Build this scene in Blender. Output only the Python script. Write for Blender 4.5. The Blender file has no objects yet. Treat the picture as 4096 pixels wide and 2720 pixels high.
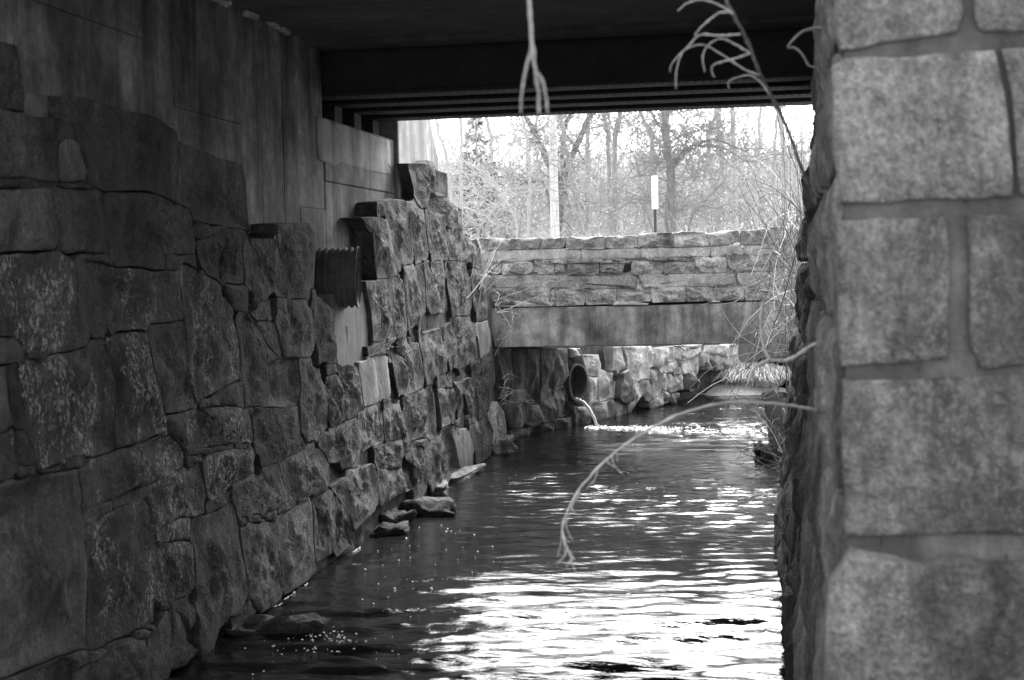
import bpy, bmesh, math, random
import numpy as np
from mathutils import Vector, Matrix, noise

# ------------------------------------------------------------------ camera, sky, sun, exposure
sc = bpy.context.scene
col = sc.collection
cam_d = bpy.data.cameras.new('camera'); cam = bpy.data.objects.new('camera', cam_d); col.objects.link(cam); sc.camera = cam
cam_d.sensor_width = 36; cam_d.lens = 50; cam_d.clip_start = .05; cam_d.clip_end = 900
cam.matrix_world = Matrix([[0.98378551, 0.01050601, 0.17904103, 0.0], [0.17823376, 0.05388462, -0.98251167, 0.0], [-0.01996984, 0.9984919, 0.05113839, 2.5], [0, 0, 0, 1]])
cam_d.dof.use_dof = True; cam_d.dof.focus_distance = 17.0; cam_d.dof.aperture_fstop = 4.5
SUN_AZ, SUN_EL = math.radians(6), math.radians(43)     # azimuth clockwise from +Y
w = bpy.data.worlds.new('World'); sc.world = w; w.use_nodes = True
nt = w.node_tree; nt.nodes.clear()
sky = nt.nodes.new('ShaderNodeTexSky'); sky.sky_type = 'NISHITA'; sky.sun_disc = False
sky.sun_elevation = SUN_EL; sky.sun_rotation = SUN_AZ; sky.dust_density = 3.0; sky.air_density = 1.2
bw = nt.nodes.new('ShaderNodeRGBToBW'); bg = nt.nodes.new('ShaderNodeBackground'); wo = nt.nodes.new('ShaderNodeOutputWorld')
nt.links.new(sky.outputs[0], bw.inputs[0]); nt.links.new(bw.outputs[0], bg.inputs[0]); nt.links.new(bg.outputs[0], wo.inputs[0])
bg.inputs[1].default_value = 0.15
sl = bpy.data.lights.new('sun', 'SUN'); sl.energy = 1.4; sl.angle = math.radians(22); sl.color = (1, 1, 1)
so = bpy.data.objects.new('sun', sl); col.objects.link(so)
sd = Vector((math.sin(SUN_AZ)*math.cos(SUN_EL), math.cos(SUN_AZ)*math.cos(SUN_EL), math.sin(SUN_EL)))
so.rotation_euler = sd.to_track_quat('Z', 'Y').to_euler(); so.location = (0, 0, 30)
sc.view_settings.view_transform = 'Standard'; sc.view_settings.look = 'None'; sc.view_settings.gamma = 1
sc.view_settings.exposure = 2.75

random.seed(7); R = random.random
def U(a, b): return a+(b-a)*R()

# ------------------------------------------------------------------ helpers
def tag(o, label=None, cat=None, group=None, kind=None):
    if label: o['label'] = label
    if cat: o['category'] = cat
    if group: o['group'] = group
    if kind: o['kind'] = kind
    return o
def thing(name, loc, label, cat, group=None):
    o = bpy.data.objects.new(name, None); col.objects.link(o); o.location = loc; o.empty_display_size = .1
    return tag(o, label, cat, group)
def obj(name, verts, faces, m, parent=None, smooth=True, loc=None):
    me = bpy.data.meshes.new(name); me.from_pydata([tuple(v) for v in verts], [], faces); me.validate(); me.update()
    if smooth: me.polygons.foreach_set('use_smooth', [True]*len(me.polygons))
    me.materials.append(m)
    return link(name, me, parent, loc)
def link(name, me, parent=None, loc=None):
    o = bpy.data.objects.new(name, me); col.objects.link(o)
    wl = Vector(loc) if loc is not None else Vector((0, 0, 0))
    if parent is not None:
        o.parent = parent; p = parent; off = Vector((0, 0, 0))
        while p is not None: off += p.location; p = p.parent
        wl = wl-off
    o.location = wl
    return o
class MB:
    def __init__(s): s.v = []; s.f = []
    def add(s, v, f):
        n = len(s.v); s.v += [tuple(a) for a in v]; s.f += [tuple(i+n for i in q) for q in f]; return s
    def box(s, a, b):
        x0, y0, z0 = a; x1, y1, z1 = b
        return s.add([(x0,y0,z0),(x1,y0,z0),(x1,y1,z0),(x0,y1,z0),(x0,y0,z1),(x1,y0,z1),(x1,y1,z1),(x0,y1,z1)],
                     [(0,3,2,1),(4,5,6,7),(0,1,5,4),(1,2,6,5),(2,3,7,6),(3,0,4,7)])
    def tube(s, pts, rad, n=6, cap=True):
        pts = [Vector(p) for p in pts]; k = len(pts)
        if not hasattr(rad, '__len__'): rad = [rad]*k
        base = len(s.v); ref = Vector((.31, .52, .79))
        for i, p in enumerate(pts):
            t = (pts[min(i+1, k-1)]-pts[max(i-1, 0)]).normalized()
            a = t.cross(ref)
            if a.length < .05: a = t.cross(Vector((1, 0, 0)))
            a.normalize(); b = t.cross(a)
            for j in range(n):
                an = 2*math.pi*j/n; s.v.append(tuple(p+(a*math.cos(an)+b*math.sin(an))*rad[i]))
        for i in range(k-1):
            for j in range(n):
                s.f.append((base+i*n+j, base+i*n+(j+1) % n, base+(i+1)*n+(j+1) % n, base+(i+1)*n+j))
        if cap:
            s.f.append(tuple(base+j for j in range(n))[::-1]); s.f.append(tuple(base+(k-1)*n+j for j in range(n)))
        return s
    def build(s, name, m, parent=None, smooth=True): return obj(name, s.v, s.f, m, parent, smooth)
def bevel(o, wd=.006, seg=2):
    md = o.modifiers.new('bevel', 'BEVEL'); md.width = wd; md.segments = seg; md.limit_method = 'ANGLE'; return o
def spline(pts, n=6):
    """Catmull-Rom"""
    P = [Vector(p) for p in pts]; P = [P[0]*2-P[1]]+P+[P[-1]*2-P[-2]]; out = []
    for i in range(1, len(P)-2):
        for k in range(n):
            t = k/n; a, b, c, d = P[i-1:i+3]
            out.append(.5*((2*b)+(c-a)*t+(2*a-5*b+4*c-d)*t*t+(3*b-a-3*c+d)*t**3))
    out.append(P[-2]); return out

# ------------------------------------------------------------------ materials (a black and white place: neutral tones)
def newmat(name):
    m = bpy.data.materials.new(name); m.use_nodes = True; n = m.node_tree
    return m, n, n.nodes['Principled BSDF']
def N_(n, t, **k):
    a = n.nodes.new(t)
    for q, v in k.items(): setattr(a, q, v)
    return a
def tex_noise(n, vec, scale, detail=6, rough=.6):
    a = N_(n, 'ShaderNodeTexNoise'); a.inputs['Scale'].default_value = scale; a.inputs['Detail'].default_value = detail
    a.inputs['Roughness'].default_value = rough; n.links.new(vec, a.inputs['Vector']); return a.outputs[0]
def ramp(n, fac, stops):
    a = N_(n, 'ShaderNodeValToRGB'); e = a.color_ramp.elements
    while len(e) < len(stops): e.new(.5)
    for q, (p, v) in zip(e, stops): q.position = p; q.color = (v, v, v, 1)
    n.links.new(fac, a.inputs[0]); return a.outputs[0]
def mathn(n, op, a, b=None, c=None):
    q = N_(n, 'ShaderNodeMath', operation=op)
    for i, v in enumerate((a, b, c)):
        if v is None: continue
        if isinstance(v, (int, float)): q.inputs[i].default_value = v
        else: n.links.new(v, q.inputs[i])
    return q.outputs[0]
def mapping(n, scale, rot=(0, 0, 0)):
    g = N_(n, 'ShaderNodeNewGeometry'); mp = N_(n, 'ShaderNodeMapping'); mp.inputs['Scale'].default_value = scale; mp.inputs['Rotation'].default_value = rot
    n.links.new(g.outputs['Position'], mp.inputs['Vector']); return mp.outputs[0]
def mixv(n, fac, a, b):
    q = N_(n, 'ShaderNodeMix', data_type='FLOAT')
    for i, v in ((0, fac), (2, a), (3, b)):
        if isinstance(v, (int, float)): q.inputs[i].default_value = v
        else: n.links.new(v, q.inputs[i])
    return q.outputs[0]
def stone_mat(name, base, contrast=.6, lichen=0., bump=.5, fibre=.5, rough=.85, blotch=1., var=.45, bscale=1., dist=.035, stain=.6, finec=1.):
    m, n, p = newmat(name)
    v = mapping(n, (1, 1, 1)); vs = mapping(n, (4, 4, .9), (0, .12, 0)); vf = mapping(n, (1, 1, .62), (0, .2, 0))
    big = tex_noise(n, v, 2.3*blotch, 5); mid = tex_noise(n, v, 11*blotch, 6, .65); fine = tex_noise(n, v, 75, 3, .7)
    streak = tex_noise(n, vs, 1.0, 5); fib = tex_noise(n, vf, 38, 4, .75)
    t = ramp(n, big, [(.3, 1-contrast*.7), (.7, 1+contrast*.35)])
    t = mathn(n, 'MULTIPLY', t, ramp(n, mid, [(.3, 1-contrast*.45), (.72, 1+contrast*.4)]))
    t = mathn(n, 'MULTIPLY', t, ramp(n, streak, [(.36, 1-stain), (.6, 1.05)]))
    t = mathn(n, 'MULTIPLY', t, ramp(n, fine, [(.35, 1-.34*finec), (.65, 1+.34*finec)]))
    t = mathn(n, 'MULTIPLY', t, ramp(n, fib, [(.34, 1-.4*contrast*finec), (.66, 1+.4*contrast*finec)]))
    oi = N_(n, 'ShaderNodeObjectInfo')
    t = mathn(n, 'MULTIPLY', t, mathn(n, 'MULTIPLY_ADD', oi.outputs['Random'], var, 1-var*.5))
    t = mathn(n, 'MULTIPLY', t, base)
    gz = N_(n, 'ShaderNodeSeparateXYZ'); n.links.new(v, gz.inputs[0])      # damp, slimed band just above the water
    wet = ramp(n, mathn(n, 'ADD', gz.outputs[2], mathn(n, 'MULTIPLY', streak, .35)), [(.22, .42), (.42, 1)])
    t = mathn(n, 'MULTIPLY', t, wet)
    if lichen > 0:
        vl = mapping(n, (1, 1, .6)); a = ramp(n, tex_noise(n, vl, 42, 5, .8), [(.50, 0), (.57, 1)])
        b = ramp(n, tex_noise(n, vl, 2.2, 6, .8), [(.50, 0), (.57, 1)])
        lm = mathn(n, 'MULTIPLY', mathn(n, 'MULTIPLY', a, b), lichen)
        t = mixv(n, lm, t, .5)
    n.links.new(t, p.inputs['Base Color']); p.inputs['Roughness'].default_value = rough
    h = mathn(n, 'ADD', mathn(n, 'MULTIPLY', mid, .8), mathn(n, 'MULTIPLY', fib, fibre*.55))
    h = mathn(n, 'ADD', h, mathn(n, 'MULTIPLY', fine, .16))
    h = mathn(n, 'ADD', h, mathn(n, 'MULTIPLY', tex_noise(n, v, 27*bscale, 5, .7), .5))
    bp = N_(n, 'ShaderNodeBump'); bp.inputs['Strength'].default_value = bump; bp.inputs['Distance'].default_value = dist
    n.links.new(h, bp.inputs['Height']); n.links.new(bp.outputs[0], p.inputs['Normal'])
    return m
def concrete_mat(name, base, stain=.5, streaks=.5, bump=.25, board=.10, sfreq=1.):
    m, n, p = newmat(name)
    v = mapping(n, (1, 1, 1)); vs = mapping(n, (3.4*sfreq, 3.4*sfreq, .45*sfreq)); vb = mapping(n, (9, 9, .12)); vq = mapping(n, (30, 30, 9))
    big = tex_noise(n, v, 1.6*sfreq, 6); st = tex_noise(n, vs, 1.0, 6, .65); bd = tex_noise(n, vb, 1.3, 3); fine = tex_noise(n, v, 60, 4, .7); pit = tex_noise(n, vq, 1, 3, .6); mott = tex_noise(n, v, 5.5*sfreq, 7, .72)
    t = ramp(n, big, [(.3, 1-stain*.8), (.7, 1+stain*.5)])
    t = mathn(n, 'MULTIPLY', t, ramp(n, st, [(.3, 1-streaks), (.68, 1+streaks*.6)]))
    t = mathn(n, 'MULTIPLY', t, ramp(n, bd, [(.35, 1-board), (.65, 1+board)]))
    t = mathn(n, 'MULTIPLY', t, ramp(n, mott, [(.34, 1-.5*stain), (.64, 1+.35*stain)]))
    t = mathn(n, 'MULTIPLY', t, ramp(n, fine, [(.3, .85), (.7, 1.14)]))
    t = mathn(n, 'MULTIPLY', t, ramp(n, pit, [(.29, .4), (.345, 1)]))
    oi = N_(n, 'ShaderNodeObjectInfo'); t = mathn(n, 'MULTIPLY', t, mathn(n, 'MULTIPLY_ADD', oi.outputs['Random'], .3, .85))
    t = mathn(n, 'MULTIPLY', t, base)
    n.links.new(t, p.inputs['Base Color']); p.inputs['Roughness'].default_value = .9
    bp = N_(n, 'ShaderNodeBump'); bp.inputs['Strength'].default_value = bump; bp.inputs['Distance'].default_value = .01
    n.links.new(mathn(n, 'ADD', mathn(n, 'ADD', fine, bd), ramp(n, pit, [(.29, 0), (.36, 1)])), bp.inputs['Height']); n.links.new(bp.outputs[0], p.inputs['Normal'])
    return m
def plain(name, base, rough=.8, var=.2, scale=8., bump=.2, metal=0., stretch=(1, 1, 1), dist=.01):
    m, n, p = newmat(name); v = mapping(n, stretch); a = tex_noise(n, v, scale, 6, .65)
    t = mathn(n, 'MULTIPLY', ramp(n, a, [(.3, 1-var), (.7, 1+var)]), base)
    n.links.new(t, p.inputs['Base Color']); p.inputs['Roughness'].default_value = rough; p.inputs['Metallic'].default_value = metal
    bp = N_(n, 'ShaderNodeBump'); bp.inputs['Strength'].default_value = bump; bp.inputs['Distance'].default_value = dist
    n.links.new(a, bp.inputs['Height']); n.links.new(bp.outputs[0], p.inputs['Normal'])
    return m
M = {}
M['granite'] = stone_mat('granite_block', .105, .8, 0, 1., 1.2, dist=.08, var=.7)
M['lichen'] = stone_mat('granite_with_lichen', .09, .8, .9, 1., 1., dist=.07, var=.6)
M['pale'] = stone_mat('coarse_pale_granite', .125, .7, .12, .6, .1, blotch=1.7)
M['sawn'] = stone_mat('split_granite_face', .18, .35, 0, .5, 1.4, var=.2, dist=.02)
M['bright_granite'] = stone_mat('brightened_granite', .34, .8, 0, .9, .4)  # paler granite; the lit look of the wall's end block is put into the colour
M['core'] = stone_mat('wall_packing', .06, .6, 0, .7, .2)
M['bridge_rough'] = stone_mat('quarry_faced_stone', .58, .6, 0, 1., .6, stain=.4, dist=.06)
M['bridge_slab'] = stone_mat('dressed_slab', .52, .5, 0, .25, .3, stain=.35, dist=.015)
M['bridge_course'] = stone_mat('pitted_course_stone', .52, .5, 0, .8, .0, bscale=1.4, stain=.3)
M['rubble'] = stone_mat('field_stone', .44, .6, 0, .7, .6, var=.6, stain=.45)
M['streaked'] = stone_mat('dark_streaked_masonry', .16, .7, 0, .8, .5, stain=.7)  # darker than the other rubble, with heavy streaks; used beneath the low bridge
M['wet'] = stone_mat('wet_stone', .10, .7, 0, .6, .4, rough=.4)
M['pier'] = stone_mat('pier_granite', .205, .75, .2, 1., .8, blotch=1.3, var=.5, dist=.05, stain=.75, finec=1.0)
M['pier_mortar'] = concrete_mat('pier_mortar', .125, .8, .7, .8)
M['mortar_light'] = concrete_mat('lime_mortar', .6, .5, .3, .6)
M['concrete'] = concrete_mat('board_formed_concrete', .155, .9, .85, board=.05)
M['concrete_pale'] = concrete_mat('pale_concrete', .25, .5, .6)
M['patch'] = concrete_mat('lit_patch_concrete', .21, .4, .4)  # paler base stands in for light falling on this piece of concrete
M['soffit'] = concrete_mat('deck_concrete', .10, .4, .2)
M['beam'] = concrete_mat('beam_concrete', .44, .75, .85, board=.03, sfreq=1.0)
M['steel'] = plain('painted_girder_steel', .028, .75, .35, 5, .3)
M['galv'] = plain('dull_galvanised_steel', .09, .8, .5, 9, .4, .0)
M['pipe'] = plain('drain_pipe', .06, .85, .4, 14, .5)
M['soil'] = plain('soil', .28, .95, .45, 1.2, .6, dist=.05)
M['sand'] = plain('sand', .36, .95, .3, 20, .4)
M['bark'] = plain('bark', .25, .95, .45, 14, .8, stretch=(3, 3, .5), dist=.02)
M['bark_dark'] = plain('dark_bark', .15, .95, .45, 14, .8, stretch=(3, 3, .5), dist=.02)
M['bark_pale'] = plain('weathered_bark', .38, .95, .35, 14, .6, stretch=(3, 3, .5))
M['twig'] = plain('dry_twigs', .38, .9, .3, 5, 0)  # pale base colour also stands in for haze over the far brush
M['cane'] = plain('pale_cane', .36, .8, .3, 30, .2)
M['vine'] = plain('dark_vine', .13, .9, .4, 20, .2)
M['needle'] = plain('conifer_needles', .26, .9, .4, 6, 0)
M['straw'] = plain('dry_grass', .55, .9, .3, 6, 0)
M['wood'] = plain('weathered_pole_wood', .55, .9, .5, 6, .5, stretch=(6, 6, .25))
M['signwhite'] = plain('sign_white', .85, .5, .03, 3, 0)
M['signgrey'] = plain('sign_grey_print', .45, .5, .03, 3, 0)
M['post'] = plain('dark_sign_post', .05, .5, .2, 9, .1)
M['foam'] = plain('foam', .9, .6, .1, 40, .6)
def water_mat():
    m, n, p = newmat('stream_water')
    p.inputs['Base Color'].default_value = (.010, .010, .010, 1); p.inputs['Roughness'].default_value = .035; p.inputs['IOR'].default_value = 1.33
    v1 = mapping(n, (1.0, 3.2, 1)); v2 = mapping(n, (2.2, 6.5, 1), (0, 0, .12)); v3 = mapping(n, (1, 1, 1))
    a = tex_noise(n, v1, 2.0, 3, .5); b = tex_noise(n, v2, 3.6, 4, .55); c = tex_noise(n, v3, 1.0, 2)
    h = mathn(n, 'ADD', mathn(n, 'MULTIPLY', a, 1.0), mathn(n, 'MULTIPLY', b, .36))
    h = mathn(n, 'MULTIPLY', h, ramp(n, c, [(.35, .45), (.65, 1.25)]))
    sy = N_(n, 'ShaderNodeSeparateXYZ'); n.links.new(v3, sy.inputs[0]); dy = mathn(n, 'ABSOLUTE', mathn(n, 'SUBTRACT', sy.outputs[1], 12.5))
    h = mathn(n, 'MULTIPLY', h, ramp(n, mathn(n, 'DIVIDE', dy, 4.), [(.18, .35), (.50, 1.)]))
    bp = N_(n, 'ShaderNodeBump'); bp.inputs['Strength'].default_value = 1.; bp.inputs['Distance'].default_value = .02
    n.links.new(h, bp.inputs['Height']); n.links.new(bp.outputs[0], p.inputs['Normal'])
    return m
M['water'] = water_mat()

# ------------------------------------------------------------------ shapes in metres
RENDER = [(12.1, 3.862), (12.348, 3.862), (12.378, 3.853), (12.938, 3.86), (13.715, 3.855), (14.518, 3.845), (14.562, 3.766), (14.552, 3.493), (14.399, 3.482), (13.599, 3.481), (13.155, 3.491), (12.737, 3.497), (12.52, 3.441), (12.385, 3.467),
 (12.125, 3.486), (12.091, 3.641)]
LEFT = [('plain', [(6.33, 3.665), (6.695, 3.674), (6.724, 3.512), (6.725, 3.346), (6.305, 3.322)]), ('smooth', [(6.737, 3.471), (7.168, 3.471), (7.159, 3.351), (6.817, 3.334), (6.735, 3.343)]),
 ('plain',
  [(6.205, 3.308), (6.517, 3.334), (6.579, 3.32), (6.81, 3.321), (6.984, 3.321), (7.193, 3.35), (7.24, 3.303), (7.249, 3.253), (7.122, 3.233), (7.083, 3.2), (7.064, 3.14), (7.067, 3.022), (7.05, 3.002), (6.73, 3.002), (6.181, 2.976)]),
 ('pale', [(7.122, 3.233), (7.236, 3.252), (7.298, 3.224), (7.333, 3.171), (7.365, 3.076), (7.349, 3.044), (7.231, 3.008), (7.081, 3.003), (7.077, 3.081), (7.069, 3.146), (7.089, 3.201)]),
 ('plain',
  [(7.176, 3.477), (7.415, 3.491), (7.567, 3.477), (7.872, 3.474), (8.316, 3.481), (8.625, 3.411), (8.656, 3.335), (8.578, 3.126), (8.541, 2.973), (8.42, 2.992), (8.189, 3.029), (7.794, 3.004), (7.511, 2.986), (7.408, 3.03), (7.35, 3.176),
   (7.305, 3.225), (7.259, 3.342), (7.18, 3.35)]),
 ('plain', [(8.657, 3.345), (8.798, 3.344), (9.063, 3.32), (9.402, 3.296), (9.767, 3.283), (9.819, 3.143), (9.841, 2.812), (9.393, 2.819), (8.824, 2.847), (8.796, 2.922), (8.578, 2.968), (8.636, 3.231)]),
 ('plain', [(6.181, 2.968), (6.73, 2.999), (7.055, 2.992), (7.03, 2.975), (6.794, 2.957), (6.178, 2.931)]), ('plain', [(7.055, 2.991), (7.294, 3.005), (7.465, 2.987), (7.228, 2.975), (7.103, 2.973)]),
 ('pale', [(6.177, 2.92), (6.794, 2.951), (6.957, 2.963), (6.977, 2.911), (6.996, 2.841), (7.029, 2.795), (7.023, 2.724), (6.958, 2.652), (6.76, 2.639), (6.519, 2.637), (6.155, 2.613)]),
 ('plain',
  [(6.97, 2.969), (7.102, 2.964), (7.228, 2.968), (7.464, 2.98), (7.552, 2.968), (7.557, 2.861), (7.556, 2.747), (7.578, 2.671), (7.581, 2.624), (7.437, 2.623), (7.266, 2.628), (7.126, 2.62), (7.029, 2.641), (7.036, 2.724), (7.035, 2.795),
   (7.008, 2.842), (6.981, 2.911)]),
 ('plain',
  [(7.567, 2.953), (7.77, 2.96), (8.151, 2.973), (8.361, 2.961), (8.563, 2.938), (8.774, 2.91), (8.839, 2.803), (8.835, 2.629), (8.351, 2.621), (8.328, 2.531), (8.196, 2.525), (7.964, 2.566), (7.842, 2.553), (7.681, 2.547), (7.588, 2.589),
   (7.588, 2.671), (7.559, 2.747)]),
 ('plain', [(8.357, 2.615), (8.823, 2.619), (8.841, 2.538), (8.666, 2.583), (8.503, 2.527), (8.35, 2.526)]), ('plain', [(7.187, 2.588), (7.265, 2.614), (7.573, 2.613), (7.667, 2.546), (7.542, 2.563), (7.328, 2.582)]),
 ('lichen',
  [(6.154, 2.59), (6.527, 2.595), (6.781, 2.613), (7.028, 2.62), (7.125, 2.602), (7.186, 2.572), (7.194, 2.458), (7.171, 2.326), (7.183, 2.263), (7.271, 2.235), (7.289, 2.114), (7.063, 2.097), (6.835, 2.097), (6.734, 2.129), (6.645, 2.134),
   (6.53, 2.202), (6.129, 2.238)]),
 ('lichen',
  [(7.213, 2.572), (7.302, 2.587), (7.46, 2.566), (7.681, 2.537), (7.885, 2.532), (8.194, 2.504), (8.444, 2.519), (8.562, 2.481), (8.586, 2.331), (8.609, 2.223), (8.437, 2.209), (8.172, 2.208), (7.86, 2.194), (7.569, 2.187), (7.472, 2.18),
   (7.276, 2.191), (7.203, 2.258), (7.195, 2.325), (7.205, 2.458)]),
 ('lichen',
  [(8.52, 2.518), (8.665, 2.569), (8.843, 2.515), (9.011, 2.491), (9.203, 2.436), (9.292, 2.344), (9.389, 2.271), (9.463, 2.168), (9.517, 2.048), (9.55, 1.927), (9.558, 1.754), (9.434, 1.729), (9.308, 1.724), (9.024, 1.692), (8.779, 1.661),
   (8.728, 1.717), (8.656, 1.912), (8.619, 2.13), (8.623, 2.216), (8.585, 2.418)]),
 ('plain', [(8.062, 2.185), (8.375, 2.189), (8.578, 2.184), (8.594, 2.171), (8.644, 1.917), (8.7, 1.716), (8.714, 1.636), (8.502, 1.623), (8.262, 1.641), (8.224, 1.746), (8.148, 1.918), (8.094, 2.058)]),
 ('lichen',
  [(7.622, 2.143), (7.781, 2.142), (8.035, 2.122), (8.089, 2.025), (8.127, 1.9), (8.199, 1.791), (8.238, 1.649), (8.26, 1.509), (8.118, 1.51), (7.807, 1.502), (7.577, 1.508), (7.559, 1.649), (7.609, 1.747), (7.633, 1.874), (7.561, 2.007),
   (7.539, 2.085)]),
 ('lichen',
  [(6.555, 2.07), (6.684, 2.067), (6.774, 2.049), (6.832, 2.065), (6.917, 2.091), (7.1, 2.095), (7.292, 2.105), (7.466, 2.101), (7.505, 2.073), (7.552, 1.995), (7.62, 1.875), (7.597, 1.748), (7.547, 1.651), (7.55, 1.505), (7.223, 1.523),
   (7.057, 1.524), (6.946, 1.506), (6.691, 1.508), (6.665, 1.613), (6.624, 1.664), (6.582, 1.759), (6.568, 1.935)]),
 ('pale', [(6.175, 2.217), (6.519, 2.198), (6.602, 2.157), (6.63, 2.117), (6.597, 2.081), (6.415, 2.071), (6.167, 2.104)]), ('plain', [(6.646, 2.12), (6.768, 2.124), (6.832, 2.087), (6.82, 2.06), (6.763, 2.058), (6.699, 2.084)]),
 ('plain', [(6.437, 2.056), (6.54, 2.068), (6.556, 1.993), (6.56, 1.908), (6.583, 1.804), (6.571, 1.757), (6.503, 1.74), (6.47, 1.783), (6.456, 1.862), (6.451, 1.946)]),
 ('pale', [(6.166, 2.082), (6.424, 2.052), (6.441, 1.947), (6.445, 1.863), (6.454, 1.775), (6.391, 1.739), (6.14, 1.724)]),
 ('plain', [(6.477, 1.729), (6.57, 1.712), (6.617, 1.639), (6.667, 1.57), (6.654, 1.544), (6.569, 1.551), (6.519, 1.575), (6.513, 1.642)]),
 ('lichen', [(6.138, 1.701), (6.465, 1.745), (6.479, 1.668), (6.491, 1.562), (6.438, 1.515), (6.125, 1.522)]), ('plain', [(6.506, 1.545), (6.645, 1.532), (6.662, 1.492), (6.513, 1.497), (6.495, 1.521)]),
 ('plain', [(6.679, 1.505), (6.837, 1.492), (6.94, 1.503), (6.934, 1.479), (6.848, 1.481), (6.712, 1.489)]), ('plain', [(6.953, 1.503), (7.057, 1.515), (7.194, 1.527), (7.231, 1.464), (7.093, 1.464), (6.953, 1.469)]),
 ('pale',
  [(6.124, 1.506), (6.404, 1.485), (6.51, 1.488), (6.664, 1.482), (6.871, 1.469), (7.102, 1.447), (7.109, 1.406), (7.129, 1.354), (7.138, 1.231), (7.131, 1.146), (7.144, 1.064), (7.163, 0.98), (7.172, 0.92), (7.151, 0.761), (7.132, 0.656),
   (7.099, 0.514), (7.128, 0.473), (6.944, 0.495), (6.734, 0.521), (6.535, 0.536), (6.327, 0.547), (6.08, 0.583)]),
 ('lichen',
  [(7.129, 1.438), (7.243, 1.453), (7.432, 1.464), (7.573, 1.495), (7.805, 1.478), (8.116, 1.493), (8.28, 1.49), (8.441, 1.418), (8.521, 1.352), (8.499, 1.29), (8.311, 1.241), (8.098, 1.253), (7.862, 1.241), (7.669, 1.239), (7.428, 1.233),
   (7.152, 1.233), (7.14, 1.31)]),
 ('plain', [(7.151, 1.215), (7.359, 1.222), (7.495, 1.206), (7.501, 1.168), (7.354, 1.157), (7.272, 1.134), (7.145, 1.146)]),
 ('plain', [(7.512, 1.21), (7.639, 1.227), (7.968, 1.214), (8.126, 1.203), (8.323, 1.222), (8.424, 1.206), (8.324, 1.19), (8.093, 1.191), (7.964, 1.157), (7.708, 1.186), (7.512, 1.167)]),
 ('lichen',
  [(7.145, 1.136), (7.271, 1.125), (7.491, 1.155), (7.706, 1.15), (7.913, 1.149), (7.967, 1.04), (7.992, 0.948), (8.014, 0.827), (8.029, 0.729), (8.024, 0.71), (8.03, 0.618), (8.0, 0.503), (7.971, 0.409), (7.85, 0.398), (7.652, 0.42),
   (7.463, 0.435), (7.34, 0.428), (7.21, 0.435), (7.144, 0.447), (7.115, 0.507), (7.149, 0.652), (7.175, 0.865), (7.153, 1.006)]),
 ('lichen', [(7.978, 1.219), (8.25, 1.238), (8.438, 1.253), (8.756, 1.236), (8.767, 1.133), (8.803, 1.024), (8.804, 0.921), (8.662, 0.932), (8.415, 0.961), (8.162, 0.944), (8.052, 0.951), (8.026, 1.001), (8.019, 1.118)]),
 ('lichen', [(8.051, 0.933), (8.177, 0.937), (8.398, 0.953), (8.585, 0.92), (8.571, 0.859), (8.54, 0.802), (8.269, 0.833), (8.109, 0.857)]),
 ('lichen', [(7.984, 0.872), (8.106, 0.854), (8.302, 0.822), (8.522, 0.794), (8.589, 0.739), (8.59, 0.55), (8.545, 0.438), (8.358, 0.454), (8.207, 0.461), (8.004, 0.51), (7.98, 0.615), (8.02, 0.743)]),
 ('plain', [(8.21, 0.442), (8.358, 0.442), (8.511, 0.435), (8.54, 0.343), (8.55, 0.267), (8.481, 0.23), (8.418, 0.279), (8.355, 0.359), (8.259, 0.425)]),
 ('plain', [(8.241, 0.406), (8.347, 0.352), (8.41, 0.272), (8.437, 0.166), (8.626, 0.051), (8.41, 0.001), (8.076, 0.054), (8.226, 0.278)]),
 ('plain', [(6.959, 0.376), (7.125, 0.372), (7.228, 0.36), (7.338, 0.402), (7.4, 0.419), (7.649, 0.376), (7.858, 0.32), (7.942, 0.329), (8.027, 0.349), (8.203, 0.378), (8.22, 0.264), (8.205, 0.069), (8.081, -0.069), (6.821, 0.28)]),
 ('plain', [(7.695, 0.405), (7.85, 0.388), (7.94, 0.347), (7.859, 0.329), (7.704, 0.37)]), ('plain', [(7.868, 0.39), (7.974, 0.387), (8.023, 0.352), (7.945, 0.344)]),
 ('plain', [(7.144, 0.438), (7.303, 0.417), (7.359, 0.391), (7.24, 0.365), (7.129, 0.38)]), ('plain', [(6.903, 0.478), (7.009, 0.48), (7.128, 0.462), (7.122, 0.386), (6.949, 0.383), (6.921, 0.431)]),
 ('plain', [(6.164, 0.539), (6.485, 0.518), (6.712, 0.499), (6.879, 0.489), (6.924, 0.398), (6.925, 0.238), (6.155, 0.417)]),
 ('plain',
  [(8.592, 0.911), (8.808, 0.902), (9.078, 0.877), (9.279, 0.905), (9.332, 0.781), (9.405, 0.641), (9.452, 0.457), (9.506, 0.309), (9.54, 0.221), (9.494, 0.162), (9.323, 0.101), (9.179, 0.121), (9.075, 0.101), (8.975, 0.088),
   (8.915, 0.032), (8.808, -0.052), (8.661, -0.011), (8.65, 0.242), (8.655, 0.536), (8.635, 0.745), (8.554, 0.819)]),
 ('plain', [(8.837, 0.957), (9.026, 0.97), (9.225, 0.999), (9.278, 0.923), (9.08, 0.904), (8.852, 0.906)]),
 ('lichen', [(8.825, 1.281), (9.11, 1.28), (9.375, 1.269), (9.67, 1.214), (9.765, 1.17), (9.746, 1.068), (9.638, 1.046), (9.378, 1.045), (9.23, 1.014), (9.126, 0.977), (8.915, 0.974), (8.866, 1.084), (8.839, 1.214)]),
 ('plain', [(8.571, 1.316), (8.799, 1.307), (8.815, 1.27), (8.65, 1.244), (8.584, 1.267)]),
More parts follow.
